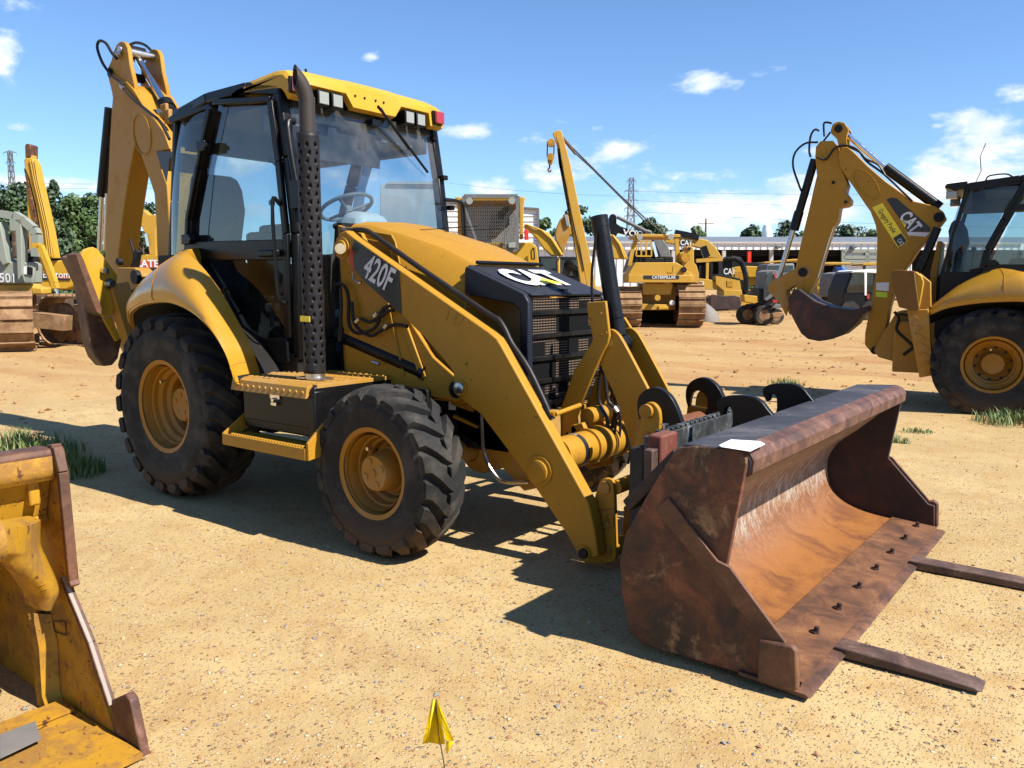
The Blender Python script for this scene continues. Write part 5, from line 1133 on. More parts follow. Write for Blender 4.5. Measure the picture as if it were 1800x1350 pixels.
# ================================================================ background machines
VH = math.degrees(YAW)-90
def bgframe(u, dist, turn=0): return ground_frame(u, dist, VH+turn)
def cv(x0, y0, s): return lambda *p: [(x0+x/s, y0+y/s) for x, y in p]
class BG:
    """a thing of the back row; polygons are given where the photo shows them on the thing's own vertical planes"""
    def __init__(s, name, label, cat, u, dist, conv=None, turn=0, group=None):
        s.F = bgframe(u, dist, turn); s.o = s.F.thing(name, label, cat, group); s.cv = conv or (lambda *p: p)
    def p(s, name, mat, y0, y1, pts, bevel=.02, par=None, split=True):
        q = s.F.y(y0, *s.cv(*pts)); b = MB(); b.ext([Vector((a.x, y0, a.z)) for a in q], (0, y1-y0, 0)); return b.build(name, mat, par or s.o, bevel=bevel, split=split)
    def bar(s, name, mat, y, w, t, *runs, par=None):
        b = MB()
        for r in runs: b.bars(s.F.y(y, *s.cv(*r)), w, t)
        return b.build(name, mat, par or s.o)
    def tube(s, name, mat, y, r, *runs, par=None):
        b = MB()
        for q in runs: b.tube(s.F.y(y, *s.cv(*q)), r, 6)
        return b.build(name, mat, par or s.o)
    def disc(s, name, mat, y, r, t, *pts, par=None):
        b = MB()
        for q in pts: p = s.F.y(y, *s.cv(q))[0]; b.cyl(p, p+Vector((0, -t, 0)), r, 16)
        return b.build(name, mat, par or s.o)
    def text(s, name, mat, y, txt, a, c_, size, bold=.01, sx=1, par=None):
        p = s.F.y(y, *s.cv(a, c_)); rt = (p[1]-p[0]).normalized(); b = MB(); b.text(txt, p[0], rt, Vector((-rt.z, 0, rt.x)), size, bold=bold, sx=sx, thick=.004); return b.build(name, mat, par or s.o, split=False)
def track(parent, x, y0, length, height, width, axis='y', n=34, mat='track_steel', z0=0.03):
    """crawler belt: shoes with grousers round a stadium path, plus rollers inside"""
    r = height/2; st = length-height; per = 2*st+2*PI*r; b = MB(); M = Matrix.Rotation(PI/2, 3, 'Z') if axis == 'y' else Matrix.Identity(3)
    for i in range(n):
        s = per*i/n
        if s < st: p, a = (s-st/2, -r), 0
        elif s < st+PI*r: t = (s-st)/r; p, a = (st/2+r*math.sin(t), -r*math.cos(t)), t
        elif s < 2*st+PI*r: p, a = (st/2-(s-st-PI*r), r), PI
        else: t = (s-2*st-PI*r)/r; p, a = (-st/2-r*math.sin(t), r*math.cos(t)), PI+t
        Ry = Matrix.Rotation(-a, 3, 'Y'); 
        def put(c, d):
            c = Ry @ Vector(c)+Vector((p[0], 0, p[1]+r+z0)); b.box(M @ c + (Vector((x, y0, 0)) if axis == 'y' else Vector((x, y0, 0))), d, M=M @ Ry)
        put((0, 0, .02), (per/n*.93, width, .04)); put((-per/n*.38, 0, -.02), (.03, width, .07))
    tr = b.build('track', mat, parent, split=False)
    b = MB(); 
    def Y(a, w0, w1, rr): p0 = M @ Vector((a[0], w0, a[1])); p1 = M @ Vector((a[0], w1, a[1])); b.cyl(p0+Vector((x, y0, 0)), p1+Vector((x, y0, 0)), rr, 18)
    Y((st/2, r+z0), -width*.2, width*.2, r*.72); Y((-st/2, r+z0), -width*.2, width*.2, r*.72)
    for k in range(5): Y((-st/2+st*(k+.5)/5, r*.42+z0), -width*.3, width*.3, r*.3)
    c = M @ Vector((0, 0, 0)); b.box(Vector((x, y0, r+z0)), (st, width*.3, r*.7), M=M); b.build('track_frame', 'track_steel', tr, split=False)
    return tr
z6 = cv(1080, 380, 6.427); z4 = cv(1050, 300, 3.6); z3 = cv(780, 220, 4.5); zA = cv(0, 240, 3.6); z7 = cv(1220, 430, 5.625)

# pipelayer
g = BG('pipelayer', 'yellow crawler pipelayer with a tall side boom and a cable, seen from behind', 'pipelayer', 1162, 28.5, z6)
g.p('fuel_tank', 'yellow_far', 0, 1.3, ((240, 522), (700, 522), (765, 560), (880, 660), (900, 680), (895, 750), (155, 752), (150, 665)))
g.p('tank_skirt', 'yellow_far', -.25, 0, ((160, 662), (875, 664), (880, 750), (155, 752)))
g.p('name_plate', 'decal_black', -.26, -.252, ((330, 668), (730, 668), (730, 711), (330, 711)), 0); g.text('name_lettering', 'decal_white', -.265, 'CATERPILLAR', (424, 706), (640, 706), .145, .02, .92)
g.p('rear_case', 'yellow_far', .1, 1.2, ((318, 755), (664, 762), (640, 888), (322, 888))); g.p('case_lower', 'yellow_dusty', .5, 1.4, ((280, 800), (700, 800), (690, 1060), (300, 1060)))
g.p('drawbar', 'yellow_far', 0, .5, ((290, 990), (630, 1000), (620, 1060), (300, 1060))); g.disc('drawbar_knob', 'yellow_far', .05, .10, .25, (475, 920)); g.disc('reflector', 'decal_white', -.05, .09, .04, (650, 978))
g.p('hitch', 'yellow_bright', -.2, 0, ((500, 1020), (600, 1015), (610, 1050), (500, 1055)))
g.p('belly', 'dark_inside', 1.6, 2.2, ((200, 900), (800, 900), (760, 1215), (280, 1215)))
g.p('canopy_roof', 'yellow_far', .4, 2.2, ((240, 200), (745, 205), (745, 238), (240, 235)))
g.bar('canopy_post', 'yellow_far', .5, .13, .13, ((245, 238), (200, 400), (172, 560))); g.bar('canopy_post', 'yellow_far', .5, .13, .13, ((702, 238), (712, 400), (722, 540)))
g.disc('work_light', 'lens_clear', .38, .10, .1, (283, 236)); g.disc('work_light', 'lens_clear', .38, .10, .1, (634, 234))
g.bar('cab_guard', 'yellow_bright', .45, .05, .05, ((250, 282), (420, 285), (418, 452), (247, 450), (250, 282)), ((305, 284), (303, 451)), ((360, 284), (358, 451)))
g.bar('rear_rail', 'yellow_bright', .3, .035, .035, ((365, 535), (362, 560), (385, 620), (400, 632), (460, 632), (492, 600))); g.bar('rear_step', 'yellow_bright', .0, .035, .035, ((598, 632), (665, 632), (670, 560), (690, 545)))
g.p('winch_case', 'yellow_far', .2, .9, ((740, 410), (820, 390), (810, 350), (840, 335), (885, 345), (898, 380), (900, 520), (930, 560), (955, 650), (952, 760), (880, 750), (850, 640), (770, 560), (740, 480)))
g.disc('winch_drum', 'yellow_worn', .2, .16, .2, (795, 470)); g.disc('winch_pin', 'black_matt', .2, .06, .06, (842, 370)); g.disc('tail_lamp', 'black_matt', -.02, .10, .08, (780, 606))
g.p('operator_seat', 'black_matt', .6, 1.0, ((260, 480), (560, 470), (560, 520), (260, 525)))
s_ = FPX/28.5
tr = track(g.o, g.F.y(0, *z6((165, 1100)))[0].x, 1.5, 3.6, 1.32, .82, 'y'); 
tr = track(g.o, g.F.y(0, *z6((860, 1100)))[0].x, 1.5, 3.6, 1.5, .92, 'y')
g.cv = z3
g.p('side_boom', 'yellow_far', -.5, -.36, ((862, 62), (885, 45), (905, 48), (915, 300), (1010, 620), (1105, 1130), (1135, 1300), (1090, 1300), (1010, 800), (935, 300), (905, 190), (880, 110)))
g.p('side_boom', 'yellow_far', -.5, -.36, ((890, 42), (930, 40), (945, 90), (1000, 300), (1095, 760), (1170, 1100), (1215, 1330), (1140, 1330), (1075, 960), (985, 560), (930, 300), (905, 120)))
g.bar('boom_slot', 'black_matt', -.52, .03, .03, ((915, 180), (950, 400), (1010, 700), (1110, 1150)))
g.disc('pulley_block', 'yellow_worn', -.45, .13, .16, (848, 145)); g.disc('pulley_block', 'yellow_worn', -.45, .12, .16, (845, 255)); g.p('hook_block', 'yellow_worn', -.55, -.4, ((820, 240), (872, 235), (862, 300), (845, 315), (825, 300)))
g.tube('hook', 'rust_edge', -.47, .03, ((838, 310), (838, 335), (825, 352), (830, 368), (843, 368), (848, 355)))
g.tube('hoist_cable', 'wire', -.45, .022, ((820, 130), (818, 250)), ((874, 130), (870, 240))); g.tube('boom_cable', 'wire', -.3, .025, ((935, 85), (1010, 170), (1130, 290), (1400, 560), (1640, 780), (1760, 880)), ((935, 95), (1045, 225), (1180, 350), (1380, 550), (1620, 790)))
g.p('cable_clevis', 'rust_edge', -.4, -.25, ((938, 85), (965, 110), (1010, 165), (1048, 225), (1040, 232), (990, 175), (945, 115)))

# machine with a mesh-guarded cab
g = BG('guarded_tractor', 'yellow crawler tractor with a wire mesh screen over its cab, behind the large hood', 'tractor', 862, 22, z3)
g.bar('guard_frame', 'grey_mid', 0, .10, .08, ((158, 562), (585, 562), (580, 985), (500, 990)), ((158, 562), (165, 880), (200, 980)))
b = MB(); q = g.F.y(.06, *z3((160, 565), (585, 565), (580, 985), (165, 985)))
x0, x1, za, zb = q[0].x, q[1].x, q[0].z, q[2].z; nx_, nz2 = 24, 30
for j in range(nz2+1):
    z = za+(zb-za)*j/nz2; pts = [Vector((x0+(x1-x0)*i/(nx_*2), .06, z+(.022 if (i+j) % 2 else -.022))) for i in range(nx_*2+1)]
    b.loft([[p+Vector((0, 0, .008)), p+Vector((0, .006, -.008))] for p in pts], caps=False, closed=False)
for i in range(nx_+1):
    x = x0+(x1-x0)*i/nx_; b.bar((x, .07, za), (x, .07, zb), .008, .008)
b.build('wire_mesh', 'grey_mid', g.o, split=False)
g.bar('guard_strut', 'grey_mid', -.05, .06, .05, ((165, 650), (255, 905))); g.bar('guard_strut', 'grey_mid', -.05, .06, .05, ((585, 645), (490, 975)))
g.p('cab_post', 'yellow_far', .1, .4, ((598, 565), (645, 570), (632, 660), (628, 900), (600, 900))); g.p('cab_post', 'yellow_far', .1, .4, ((90, 565), (148, 572), (150, 880), (110, 880), (108, 660)))
g.p('roof_bar', 'yellow_far', .15, 1.6, ((150, 572), (595, 572), (595, 600), (150, 605))); g.p('inner_bar', 'yellow_bright', .12, .2, ((228, 575), (515, 575), (515, 600), (228, 600)), .01); g.p('cab_inside', 'grey_cab', 1.4, 1.5, ((165, 610), (595, 610), (595, 950), (165, 950)))
g.p('inner_seat', 'black_matt', .8, 1.1, ((380, 680), (520, 640), (520, 780), (400, 900), (340, 900))); g.p('body', 'yellow_bright', .1, 2.5, ((370, 930), (600, 935), (690, 925), (735, 960), (752, 1085), (752, 1400), (200, 1400), (200, 935)))
g.p('fire_extinguisher', 'red_paint', -.1, .05, ((636, 825), (668, 822), (672, 905), (640, 908)), .01); g.disc('work_light', 'lens_clear', -.02, .09, .1, (205, 602)); g.disc('work_light', 'lens_clear', -.02, .09, .1, (540, 600)); g.p('work_light', 'lens_clear', -.12, 0, ((512, 928), (567, 928), (567, 970), (512, 970)), .01)
g.bar('grab_rail', 'black_matt', -.02, .035, .035, ((710, 970), (690, 1000), (695, 1060), (718, 1060), (712, 975)))
track(g.o, g.F.y(0, *z3((250, 1000)))[0].x, 1.6, 3.2, 1.1, .6, 'y'); track(g.o, g.F.y(0, *z3((680, 1000)))[0].x, 1.6, 3.2, 1.1, .6, 'y')
g.tube('side_mirror_arm', 'black_matt', -.3, .025, ((5, 580), (100, 590), (140, 640), (155, 880)))

def excavator(label, u, dist, conv, boomp, mat, extra=None, bodypts=None, cab=None, bodymat=None, tracks=True):
    g = BG('excavator', label, 'excavator', u, dist, conv, group='excavators in the back row')
    if boomp: g.p('boom', mat, -.25, .25, boomp, .04)
    if bodypts: g.p('body', bodymat or mat, .3, 2.6, bodypts, .05)
    if cab:
        c = g.p('cab', 'black_matt', -.9, .6, cab, .04); x0, x1 = min(p[0] for p in cab), max(p[0] for p in cab); y0, y1 = min(p[1] for p in cab), max(p[1] for p in cab); w_, h_ = x1-x0, y1-y0
        g.p('cab_window', 'glass_dark', -.95, -.91, ((x0+w_*.12, y0+h_*.1), (x1-w_*.12, y0+h_*.1), (x1-w_*.12, y0+h_*.6), (x0+w_*.12, y0+h_*.6)), 0, c)
    if tracks:
        x = g.F.y(0, *conv(boomp[-1]))[0].x
        track(g.o, x, 1.0, 4.2, .9, .6, 'x', 30); track(g.o, x, 3.2, 4.2, .9, .6, 'x', 30)
    return g
g = excavator('yellow excavator whose low curved boom shows right of the mesh cab', 965, 34, z3, ((635, 782), (650, 780), (720, 825), (770, 822), (830, 850), (870, 900), (950, 1025), (940, 1035), (850, 1030), (790, 975), (740, 900), (690, 850), (640, 815)), 'yellow_bright', bodypts=((760, 1050), (920, 1050), (920, 1240), (760, 1240)), cab=((750, 1038), (900, 1036), (905, 1200), (760, 1200)))
g.tube('oil_line', 'yellow_bright', -.3, .04, ((650, 785), (770, 830), (850, 900), (930, 1025)))
g = excavator('tan excavator with a dark cab, its bent arm rising left of the side boom', 1010, 38, z3, ((895, 800), (920, 745), (960, 706), (985, 712), (1000, 800), (1080, 800), (1100, 850), (1000, 868), (985, 905), (945, 1015), (885, 905), (880, 860)), 'yellow_dusty', cab=((905, 1040), (1085, 1040), (1100, 1290), (880, 1200)))
g.bar('arm_cylinder', 'steel', -.3, .12, .12, ((965, 715), (985, 800)))
g = excavator('black excavator boom with white lettering above the pipelayer tank', 1112, 44, z3, ((1308, 740), (1322, 706), (1345, 700), (1366, 712), (1368, 780), (1400, 800), (1500, 838), (1600, 850), (1680, 860), (1640, 880), (1500, 880), (1380, 850), (1362, 885), (1330, 880), (1308, 800)), 'black', tracks=False)
g.text('boom_lettering', 'decal_white', -.30, 'VOLVO', (1415, 862), (1600, 895), .40, .02, 1.25)
g.tube('boom_cylinder', 'grey_mid', -.3, .10, ((1370, 725), (1460, 770), (1600, 840), (1640, 850)))
g.cv = z4; g.p('lower_boom', 'grey_mid', -.2, .3, ((345, 425), (385, 418), (415, 432), (440, 465), (458, 500), (470, 548), (400, 548), (380, 500), (355, 450)), .05)
g.bar('boom_ram', 'chrome', -.3, .14, .14, ((350, 450), (375, 545))); g.p('upper_house', 'black_matt', .4, 3, ((240, 500), (480, 545), (480, 640), (200, 640))); track(g.o, 0, 1.5, 4.2, .9, .6, 'x', 30)
g = excavator('yellow excavator boom seen between the tilt cylinder and the pipelayer', 1090, 40, z4, ((80, 400), (110, 410), (150, 460), (190, 545), (195, 560), (100, 560), (82, 500)), 'yellow_far')
g.tube('oil_line', 'yellow_bright', -.3, .05, ((95, 408), (140, 470), (170, 550)))
g = excavator('yellow excavator with a white-lettered black decal on its arched boom', 1240, 52, z4, ((430, 430), (520, 420), (640, 428), (700, 440), (745, 480), (775, 525), (790, 552), (700, 552), (680, 500), (620, 480), (520, 470), (430, 455)), 'yellow_far', bodypts=((850, 612), (920, 600), (1040, 605), (1052, 640), (1052, 722), (850, 720)), bodymat='yellow_bright')
g.p('boom_decal', 'decal_black', -.27, -.26, ((515, 444), (580, 446), (570, 482), (515, 476)), 0); g.text('decal_lettering', 'decal_white', -.28, 'CAT', (524, 470), (565, 472), .48, .02, .8)
g.bar('boom_ram', 'black', -.35, .4, .3, ((668, 480), (692, 548))); g.bar('boom_tip', 'black', -.2, .35, .3, ((490, 392), (560, 405), (640, 425))); g.p('engine_hood', 'black_matt', .3, 2.8, ((850, 575), (1060, 585), (1060, 608), (920, 600), (850, 610)))
g.p('body_vent', 'yellow_worn', .25, .3, ((870, 640), (960, 640), (960, 690), (870, 690)), 0)

# small crawler dozer with canopy and blade, black-hooped loader
g = BG('crawler_dozer', 'small yellow crawler dozer with open canopy and a rusty blade, right of the pipelayer', 'dozer', 1262, 46, z4)
g.bar('canopy_frame', 'yellow_far', 0, .2, .2, ((625, 570), (790, 560))); g.bar('canopy_post', 'yellow_far', 0, .15, .15, ((697, 568), (692, 745))); g.bar('canopy_post', 'black_matt', 0, .12, .12, ((724, 565), (720, 740)))
g.p('fender', 'yellow_far', -.3, .8, ((640, 680), (720, 690), (765, 720), (765, 755), (645, 750))); g.p('engine_hood', 'yellow_far', -.4, .8, ((748, 665), (780, 660), (900, 690), (912, 760), (800, 760), (750, 720))); g.p('hood_cap', 'black_matt', -.42, .82, ((748, 662), (780, 655), (905, 682), (905, 694), (780, 668)))
g.p('hood_grille', 'yellow_worn', -.43, -.40, ((820, 695), (858, 700), (858, 735), (820, 732)), 0); g.p('radiator_guard', 'yellow_far', -.6, 1.0, ((800, 755), (915, 758), (918, 810), (800, 800)))
g.p('blade', 'rust_dark', -1.6, -1.4, ((712, 795), (730, 783), (800, 792), (870, 790), (905, 800), (908, 862), (890, 878), (735, 880), (714, 860)), .03)
g.p('seat', 'black_matt', .2, .6, ((655, 600), (690, 600), (690, 680), (650, 680))); track(g.o, 0, .4, 2.8, .8, .5, 'x', 26)
g.p('side_label', 'decal_white', -.32, -.31, ((648, 700), (675, 702), (675, 725), (648, 723)), 0)
g = BG('wheel_loader', 'black-hooped yellow loader with a lettered black panel, in front of the yellow engine house', 'loader', 1300, 48, z4)
g.p('cab_panel', 'black_matt', 0, 1.0, ((792, 555), (850, 560), (852, 670), (795, 668))); g.text('panel_lettering', 'decal_white', -.03, 'CAT', (798, 655), (845, 655), .48, .02, .75)
g.tube('roll_hoop', 'black', -.1, .14, ((800, 560), (870, 558), (910, 580), (932, 640), (942, 700), (940, 770))); g.tube('roll_hoop', 'black', .9, .14, ((850, 552), (900, 560), (925, 600), (945, 690)))
g.p('body', 'black_matt', .2, 1.4, ((850, 690), (950, 690), (940, 780), (860, 775))); g.p('yellow_base', 'yellow_bright', -.4, 1.2, ((905, 790), (940, 785), (1020, 800), (1025, 838), (940, 845), (925, 880), (905, 870))); 
for px in (925, 1010):
    p = g.F.y(.2, *z4((px, 845)))[0]; b = MB(); b.cyl((p.x, .0, .6), (p.x, .5, .6), .6, 20); b.build('wheel', 'rubber', g.o)

# tractor on four wheels
g = BG('utility_tractor', 'dusty dark tractor with red lamps standing between the pipelayer and the hanging bucket', 'tractor', 1345, 30, z7)
for px, py, r, y in ((530, 675, .36, .6), (600, 672, .36, 1.2), (700, 682, .36, -.1), (815, 690, .30, .5)):
    p = g.F.y(y, *z7((px, py)))[0]; b = MB(); b.lathe([(0, r*.55), (-.02, r*.9), (.04, r), (.30, r), (.36, r*.9), (.34, r*.5)], (p.x, y, r), 28); wl = b.build('wheel', 'rubber', g.o); b = MB(); b.cyl((p.x, y+.02, r), (p.x, y-.0, r), r*.57, 20); b.build('rim', 'track_steel', wl)
g.p('cab', 'grey_mid', 0, 1.2, ((700, 330), (715, 270), (760, 248), (850, 262), (862, 330), (850, 470), (720, 560), (690, 540))); g.p('cab_window', 'glass_dark', -.04, -.01, ((712, 340), (724, 285), (775, 270), (785, 400), (760, 480), (715, 520)), 0)
g.p('lamp', 'lens_red', -.1, -.02, ((790, 288), (825, 285), (828, 330), (795, 330)), .01); g.p('lamp', 'lens_red', -.3, -.1, ((775, 545), (825, 550), (822, 578), (780, 575)), .01)
g.p('rear_axle_case', 'yellow_far', .1, .6, ((490, 495), (640, 510), (655, 560), (600, 585), (500, 565))); g.p('frame', 'black_matt', .1, .9, ((620, 430), (700, 440), (850, 560), (860, 620), (700, 620), (620, 560))); g.p('mudguard', 'grey_mid', -.2, .6, ((770, 600), (800, 582), (860, 590), (872, 625), (780, 630)))
g.p('blade', 'track_steel', -.4, -.2, ((775, 680), (880, 665), (895, 690), (850, 720), (785, 722)))

# pickup, vans and the dark cab at the right
g = BG('pickup_truck', 'white pickup truck with dark windows behind the hanging bucket', 'truck', 1500, 34, z4)
g.p('roof', 'white_paint', -.05, 1.8, ((1606, 646), (1640, 628), (1750, 624), (1780, 638), (1780, 650), (1640, 645)), .04)
g.p('door_post', 'white_paint', -.06, .05, ((1690, 640), (1706, 640), (1704, 790), (1692, 790)), .01)
g.p('cab', 'black_matt', 0, 1.8, ((1558, 800), (1562, 760), (1590, 690), (1608, 640), (1640, 630), (1750, 625), (1780, 640), (1790, 880), (1560, 880)), .06); g.p('side_window', 'glass_dark', -.03, .0, ((1580, 745), (1600, 700), (1618, 650), (1660, 643), (1695, 645), (1690, 770), (1580, 775)), 0); g.p('side_window', 'glass_dark', -.03, .0, ((1706, 645), (1745, 645), (1745, 770), (1704, 770)), 0)
g.p('door', 'black', -.04, -.01, ((1562, 780), (1690, 775), (1690, 870), (1562, 872)), 0); g.p('tail_lamp', 'lens_red', -.06, 0, ((1706, 780), (1722, 780), (1722, 810), (1706, 810)), 0)
for px in (1600, 1730): p = g.F.y(-.05, *z4((px, 900)))[0]; b = MB(); b.cyl((p.x, -.06, .4), (p.x, .2, .4), .4, 20); b.build('wheel', 'rubber', g.o)
g = BG('van', 'silver van partly hidden behind the white pickup', 'van', 1470, 44, z4); g.p('body', 'grey_mid', 0, 1.8, ((1480, 700), (1490, 650), (1545, 640), (1600, 645), (1620, 700), (1620, 800), (1480, 800)), .1); g.p('window', 'glass_dark', -.03, -.01, ((1492, 690), (1500, 660), (1545, 652), (1545, 690)), 0)
for px in (1505, 1600): p = g.F.y(0, *z4((px, 900)))[0]; b = MB(); b.cyl((p.x, -.03, .35), (p.x, .2, .35), .35, 16); b.build('wheel', 'rubber', g.o)
g = BG('van', 'grey van under the shed eave, left of the hanging stick', 'van', 1375, 50, z4); g.p('body', 'grey_mid', 0, 2, ((1060, 640), (1075, 590), (1250, 585), (1250, 700), (1060, 700)), .12); g.p('window', 'glass_dark', -.03, -.01, ((1080, 640), (1088, 600), (1240, 598), (1240, 636)), 0)
for px in (1085, 1220): p = g.F.y(0, *z4((px, 900)))[0]; b = MB(); b.cyl((p.x, -.03, .35), (p.x, .2, .35), .35, 16); b.build('wheel', 'rubber', g.o)
g = BG('tarpaulin_load', 'blue tarpaulin heap in front of the shed gate', 'tarpaulin', 1487, 56, z4); g.p('tarpaulin', 'blue_cloth', 0, 1.5, ((1540, 650), (1545, 612), (1558, 606), (1580, 625), (1605, 640), (1605, 660)), .1)
def roller(label, u, dist, roof, posts, body, bodymat='yellow_far', rect=None):
    g = BG('soil_compactor', label, 'compactor', u, dist, z4, group='canopied compactors in front of the shed')
    g.p('canopy_roof', 'yellow_far', 0, 1.8, roof, .03)
    for q in posts: g.bar('canopy_post', 'black_matt', .1, .12, .12, q)
    g.p('body', bodymat, .1, 1.6, body, .06)
    p = [g.F.y(0, *z4((x, 900)))[0].x for x in (body[0][0], body[2][0])]
    for x in p: b = MB(); b.cyl((x, .1, .6), (x, 1.5, .6), .6, 24); b.build('drum', 'track_dark', g.o)
    return g
roller('yellow canopied compactor between the hanging stick and the tractor', 1370, 54, ((1055, 578), (1250, 558), (1400, 570), (1400, 582), (1250, 572), (1058, 588)), (((1390, 580), (1390, 700)),), ((1345, 720), (1350, 715), (1400, 720), (1405, 800), (1345, 800)), 'yellow_bright')
g = roller('yellow canopied compactor with a white label, behind the bucket', 1450, 52, ((1398, 580), (1500, 578), (1610, 582), (1600, 594), (1500, 596), (1398, 592)), (((1428, 590), (1424, 700)), ((1504, 592), (1500, 720))), ((1385, 700), (1400, 690), (1486, 690), (1488, 770), (1390, 800)), 'yellow_far')
g.p('side_label', 'decal_white', .05, .09, ((1405, 705), (1432, 703), (1432, 722), (1405, 724)), 0)
roller('dark compactor with a yellow roof in front of the shed gate', 1530, 50, ((1680, 590), (1700, 582), (1780, 580), (1780, 598), (1680, 600)), (((1690, 600), (1690, 640)),), ((1660, 640), (1670, 630), (1770, 630), (1770, 700), (1660, 700)), 'black_matt')
g = BG('gravel_heap', 'small pale heap of gravel beside the pipelayer track', 'heap', 1245, 33, z4)
b = MB(); cx = g.F.y(0, *z4((690, 830)))[0]; rings = []
for i in range(7):
    t = i/6; rings.append([Vector((cx.x+(.5*(1-t*t))*math.cos(a)*(1+.15*math.sin(a*5+i)), .8*(1-t*t)*math.sin(a)*(1+.1*math.cos(a*3)), 0.75*t)) for a in [2*PI*k/22 for k in range(22)]])
b.loft(rings); b.build('gravel', 'gravel_pale', g.o)

# grey dozer, excavators and trucks at the left edge
g = BG('crawler_dozer', 'grey painted crawler dozer with an open canopy at the left edge', 'dozer', 40, 19, zA)
g.bar('canopy_beam', 'green_grey', 0, .17, .2, ((-90, 480), (0, 488), (100, 505)), ((95, 495), (150, 530), (215, 585), (232, 620), (235, 760)))
g.p('canopy_post', 'green_grey', -.1, .15, ((55, 520), (135, 520), (140, 920), (110, 925), (95, 600), (58, 600))); g.p('canopy_post', 'green_grey', -.1, .15, ((-60, 540), (0, 540), (48, 800), (20, 820), (-60, 700)))
g.p('canopy_post', 'track_dark', .9, 1.1, ((70, 600), (98, 600), (98, 760), (75, 770)))
g.p('body', 'green_grey', 0, .12, ((-200, 770), (20, 765), (60, 790), (210, 795), (213, 870), (205, 932), (-200, 932)), .04); g.p('engine_box', 'green_grey', .12, 1.3, ((-200, 775), (20, 770), (90, 800), (90, 930), (-200, 930)), .04); g.p('side_label', 'decal_white', -.03, -.01, ((132, 820), (168, 822), (168, 872), (134, 870)), 0); g.p('lamp_recess', 'black_matt', -.03, -.01, ((172, 822), (205, 830), (203, 880), (172, 870)), 0)
g.text('body_lettering', 'decal_white', -.02, '501', (-5, 920), (40, 922), .30, .0, .9)
g.p('lower_frame', 'yellow_far', .1, .5, ((-200, 932), (200, 932), (215, 950), (268, 955), (270, 1000), (-200, 1010)), .04)
g.bar('lift_arm', 'yellow_bright', -.5, .11, .15, ((215, 690), (255, 690), (300, 800), (345, 925), (352, 960))); g.bar('lift_ram', 'yellow_bright', -.45, .07, .1, ((262, 760), (335, 945))); g.bar('lift_rod', 'chrome', -.45, .04, .04, ((345, 940), (366, 998)))
g.p('seat', 'black_matt', .6, 1.0, ((130, 720), (210, 720), (210, 790), (130, 790))); g.p('dashboard', 'grey_mid', .4, .6, ((150, 715), (205, 715), (200, 740), (150, 740)))
q = g.F.y(0, *zA((20, 1100), (410, 1100)))
for pt, ln, hh, wd_, dy, rr in ((q[0], 3.4, 1.28, .80, .5, -62), (q[1], 3.0, 1.2, .60, .9, -28)):
    t_ = track(g.o, 0, 0, ln, hh, wd_, 'x', 30, z0=.02); t_.location = (pt.x, dy, 0); t_.rotation_euler.z = R_(rr)
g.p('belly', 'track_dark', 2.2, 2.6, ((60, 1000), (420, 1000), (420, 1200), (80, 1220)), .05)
b = MB(); b.bars([g.F.y(.4, *zA((150, 1150)))[0], g.F.y(.4, *zA((430, 1180)))[0]], .35, .4); b.build('cross_beam', 'track_steel', g.o)
g = BG('excavator', 'yellow excavator with its long boom raised upright at the far left', 'excavator', 95, 30, zA, group='excavators in the back row')
g.p('stick', 'yellow_far', -.2, .2, ((156, 62), (160, 50), (190, 50), (195, 62), (196, 150), (206, 270), (228, 560), (215, 720), (182, 720), (165, 330)), .03); g.p('stick_tip', 'rust_edge', -.25, .25, ((160, 48), (180, 44), (192, 52), (190, 130), (165, 130)), .02)
g.p('boom', 'yellow_bright', -.3, .1, ((150, 145), (165, 135), (205, 138), (225, 180), (238, 250), (272, 400), (315, 590), (348, 770), (290, 770), (262, 640), (225, 430), (185, 270), (155, 200)), .03)
for k in range(3): g.tube('oil_line', 'yellow_far', -.34, .025, ((190+k*14, 150), (215+k*12, 280), (250+k*12, 430), (285+k*12, 590), (305+k*12, 760)))
g.p('boom_underside', 'rust_side', -.28, .08, ((150, 200), (170, 240), (225, 470), (262, 650), (245, 640), (205, 480), (160, 260)), .01)
g.p('body', 'yellow_bright', 0, 2.4, ((120, 790), (430, 782), (462, 830), (482, 900), (460, 950), (420, 968), (160, 968)), .05); g.p('engine_hood', 'black_matt', .1, 2.4, ((240, 775), (430, 775), (445, 815), (240, 812)), .03); g.p('sign_strip', 'decal_black', -.03, -.01, ((262, 872), (442, 874), (442, 911), (262, 909)), 0); g.p('sign_accent', 'decal_red', -.04, -.03, ((382, 876), (441, 876), (441, 900), (382, 900)), 0)
g.text('sign_lettering', 'decal_white', -.05, 'Bottom', (270, 893), (380, 894), .34, .01, .95); g.tube('stack', 'blue_cloth', .5, .09, ((325, 770), (325, 620)))
track(g.o, 0, .8, 4.4, 1.0, .7, 'x', 30, 'track_dark'); track(g.o, 0, 3.0, 4.4, 1.0, .7, 'x', 30, 'track_dark')
g = BG('excavator', 'yellow excavator with a lettered engine house, seen between the upright stick and the fender', 'excavator', 256, 30, zA, group='excavators in the back row')
g.p('body', 'yellow_far', 0, 2.4, ((800, 745), (1080, 745), (1080, 935), (800, 935)), .04); g.p('name_plate', 'decal_red', -.03, -.01, ((846, 790), (1080, 790), (1080, 834), (846, 834)), 0); g.text('name_lettering', 'decal_white', -.04, 'CATERPILLAR', (850, 825), (1000, 825), .36, .03, 1.0)
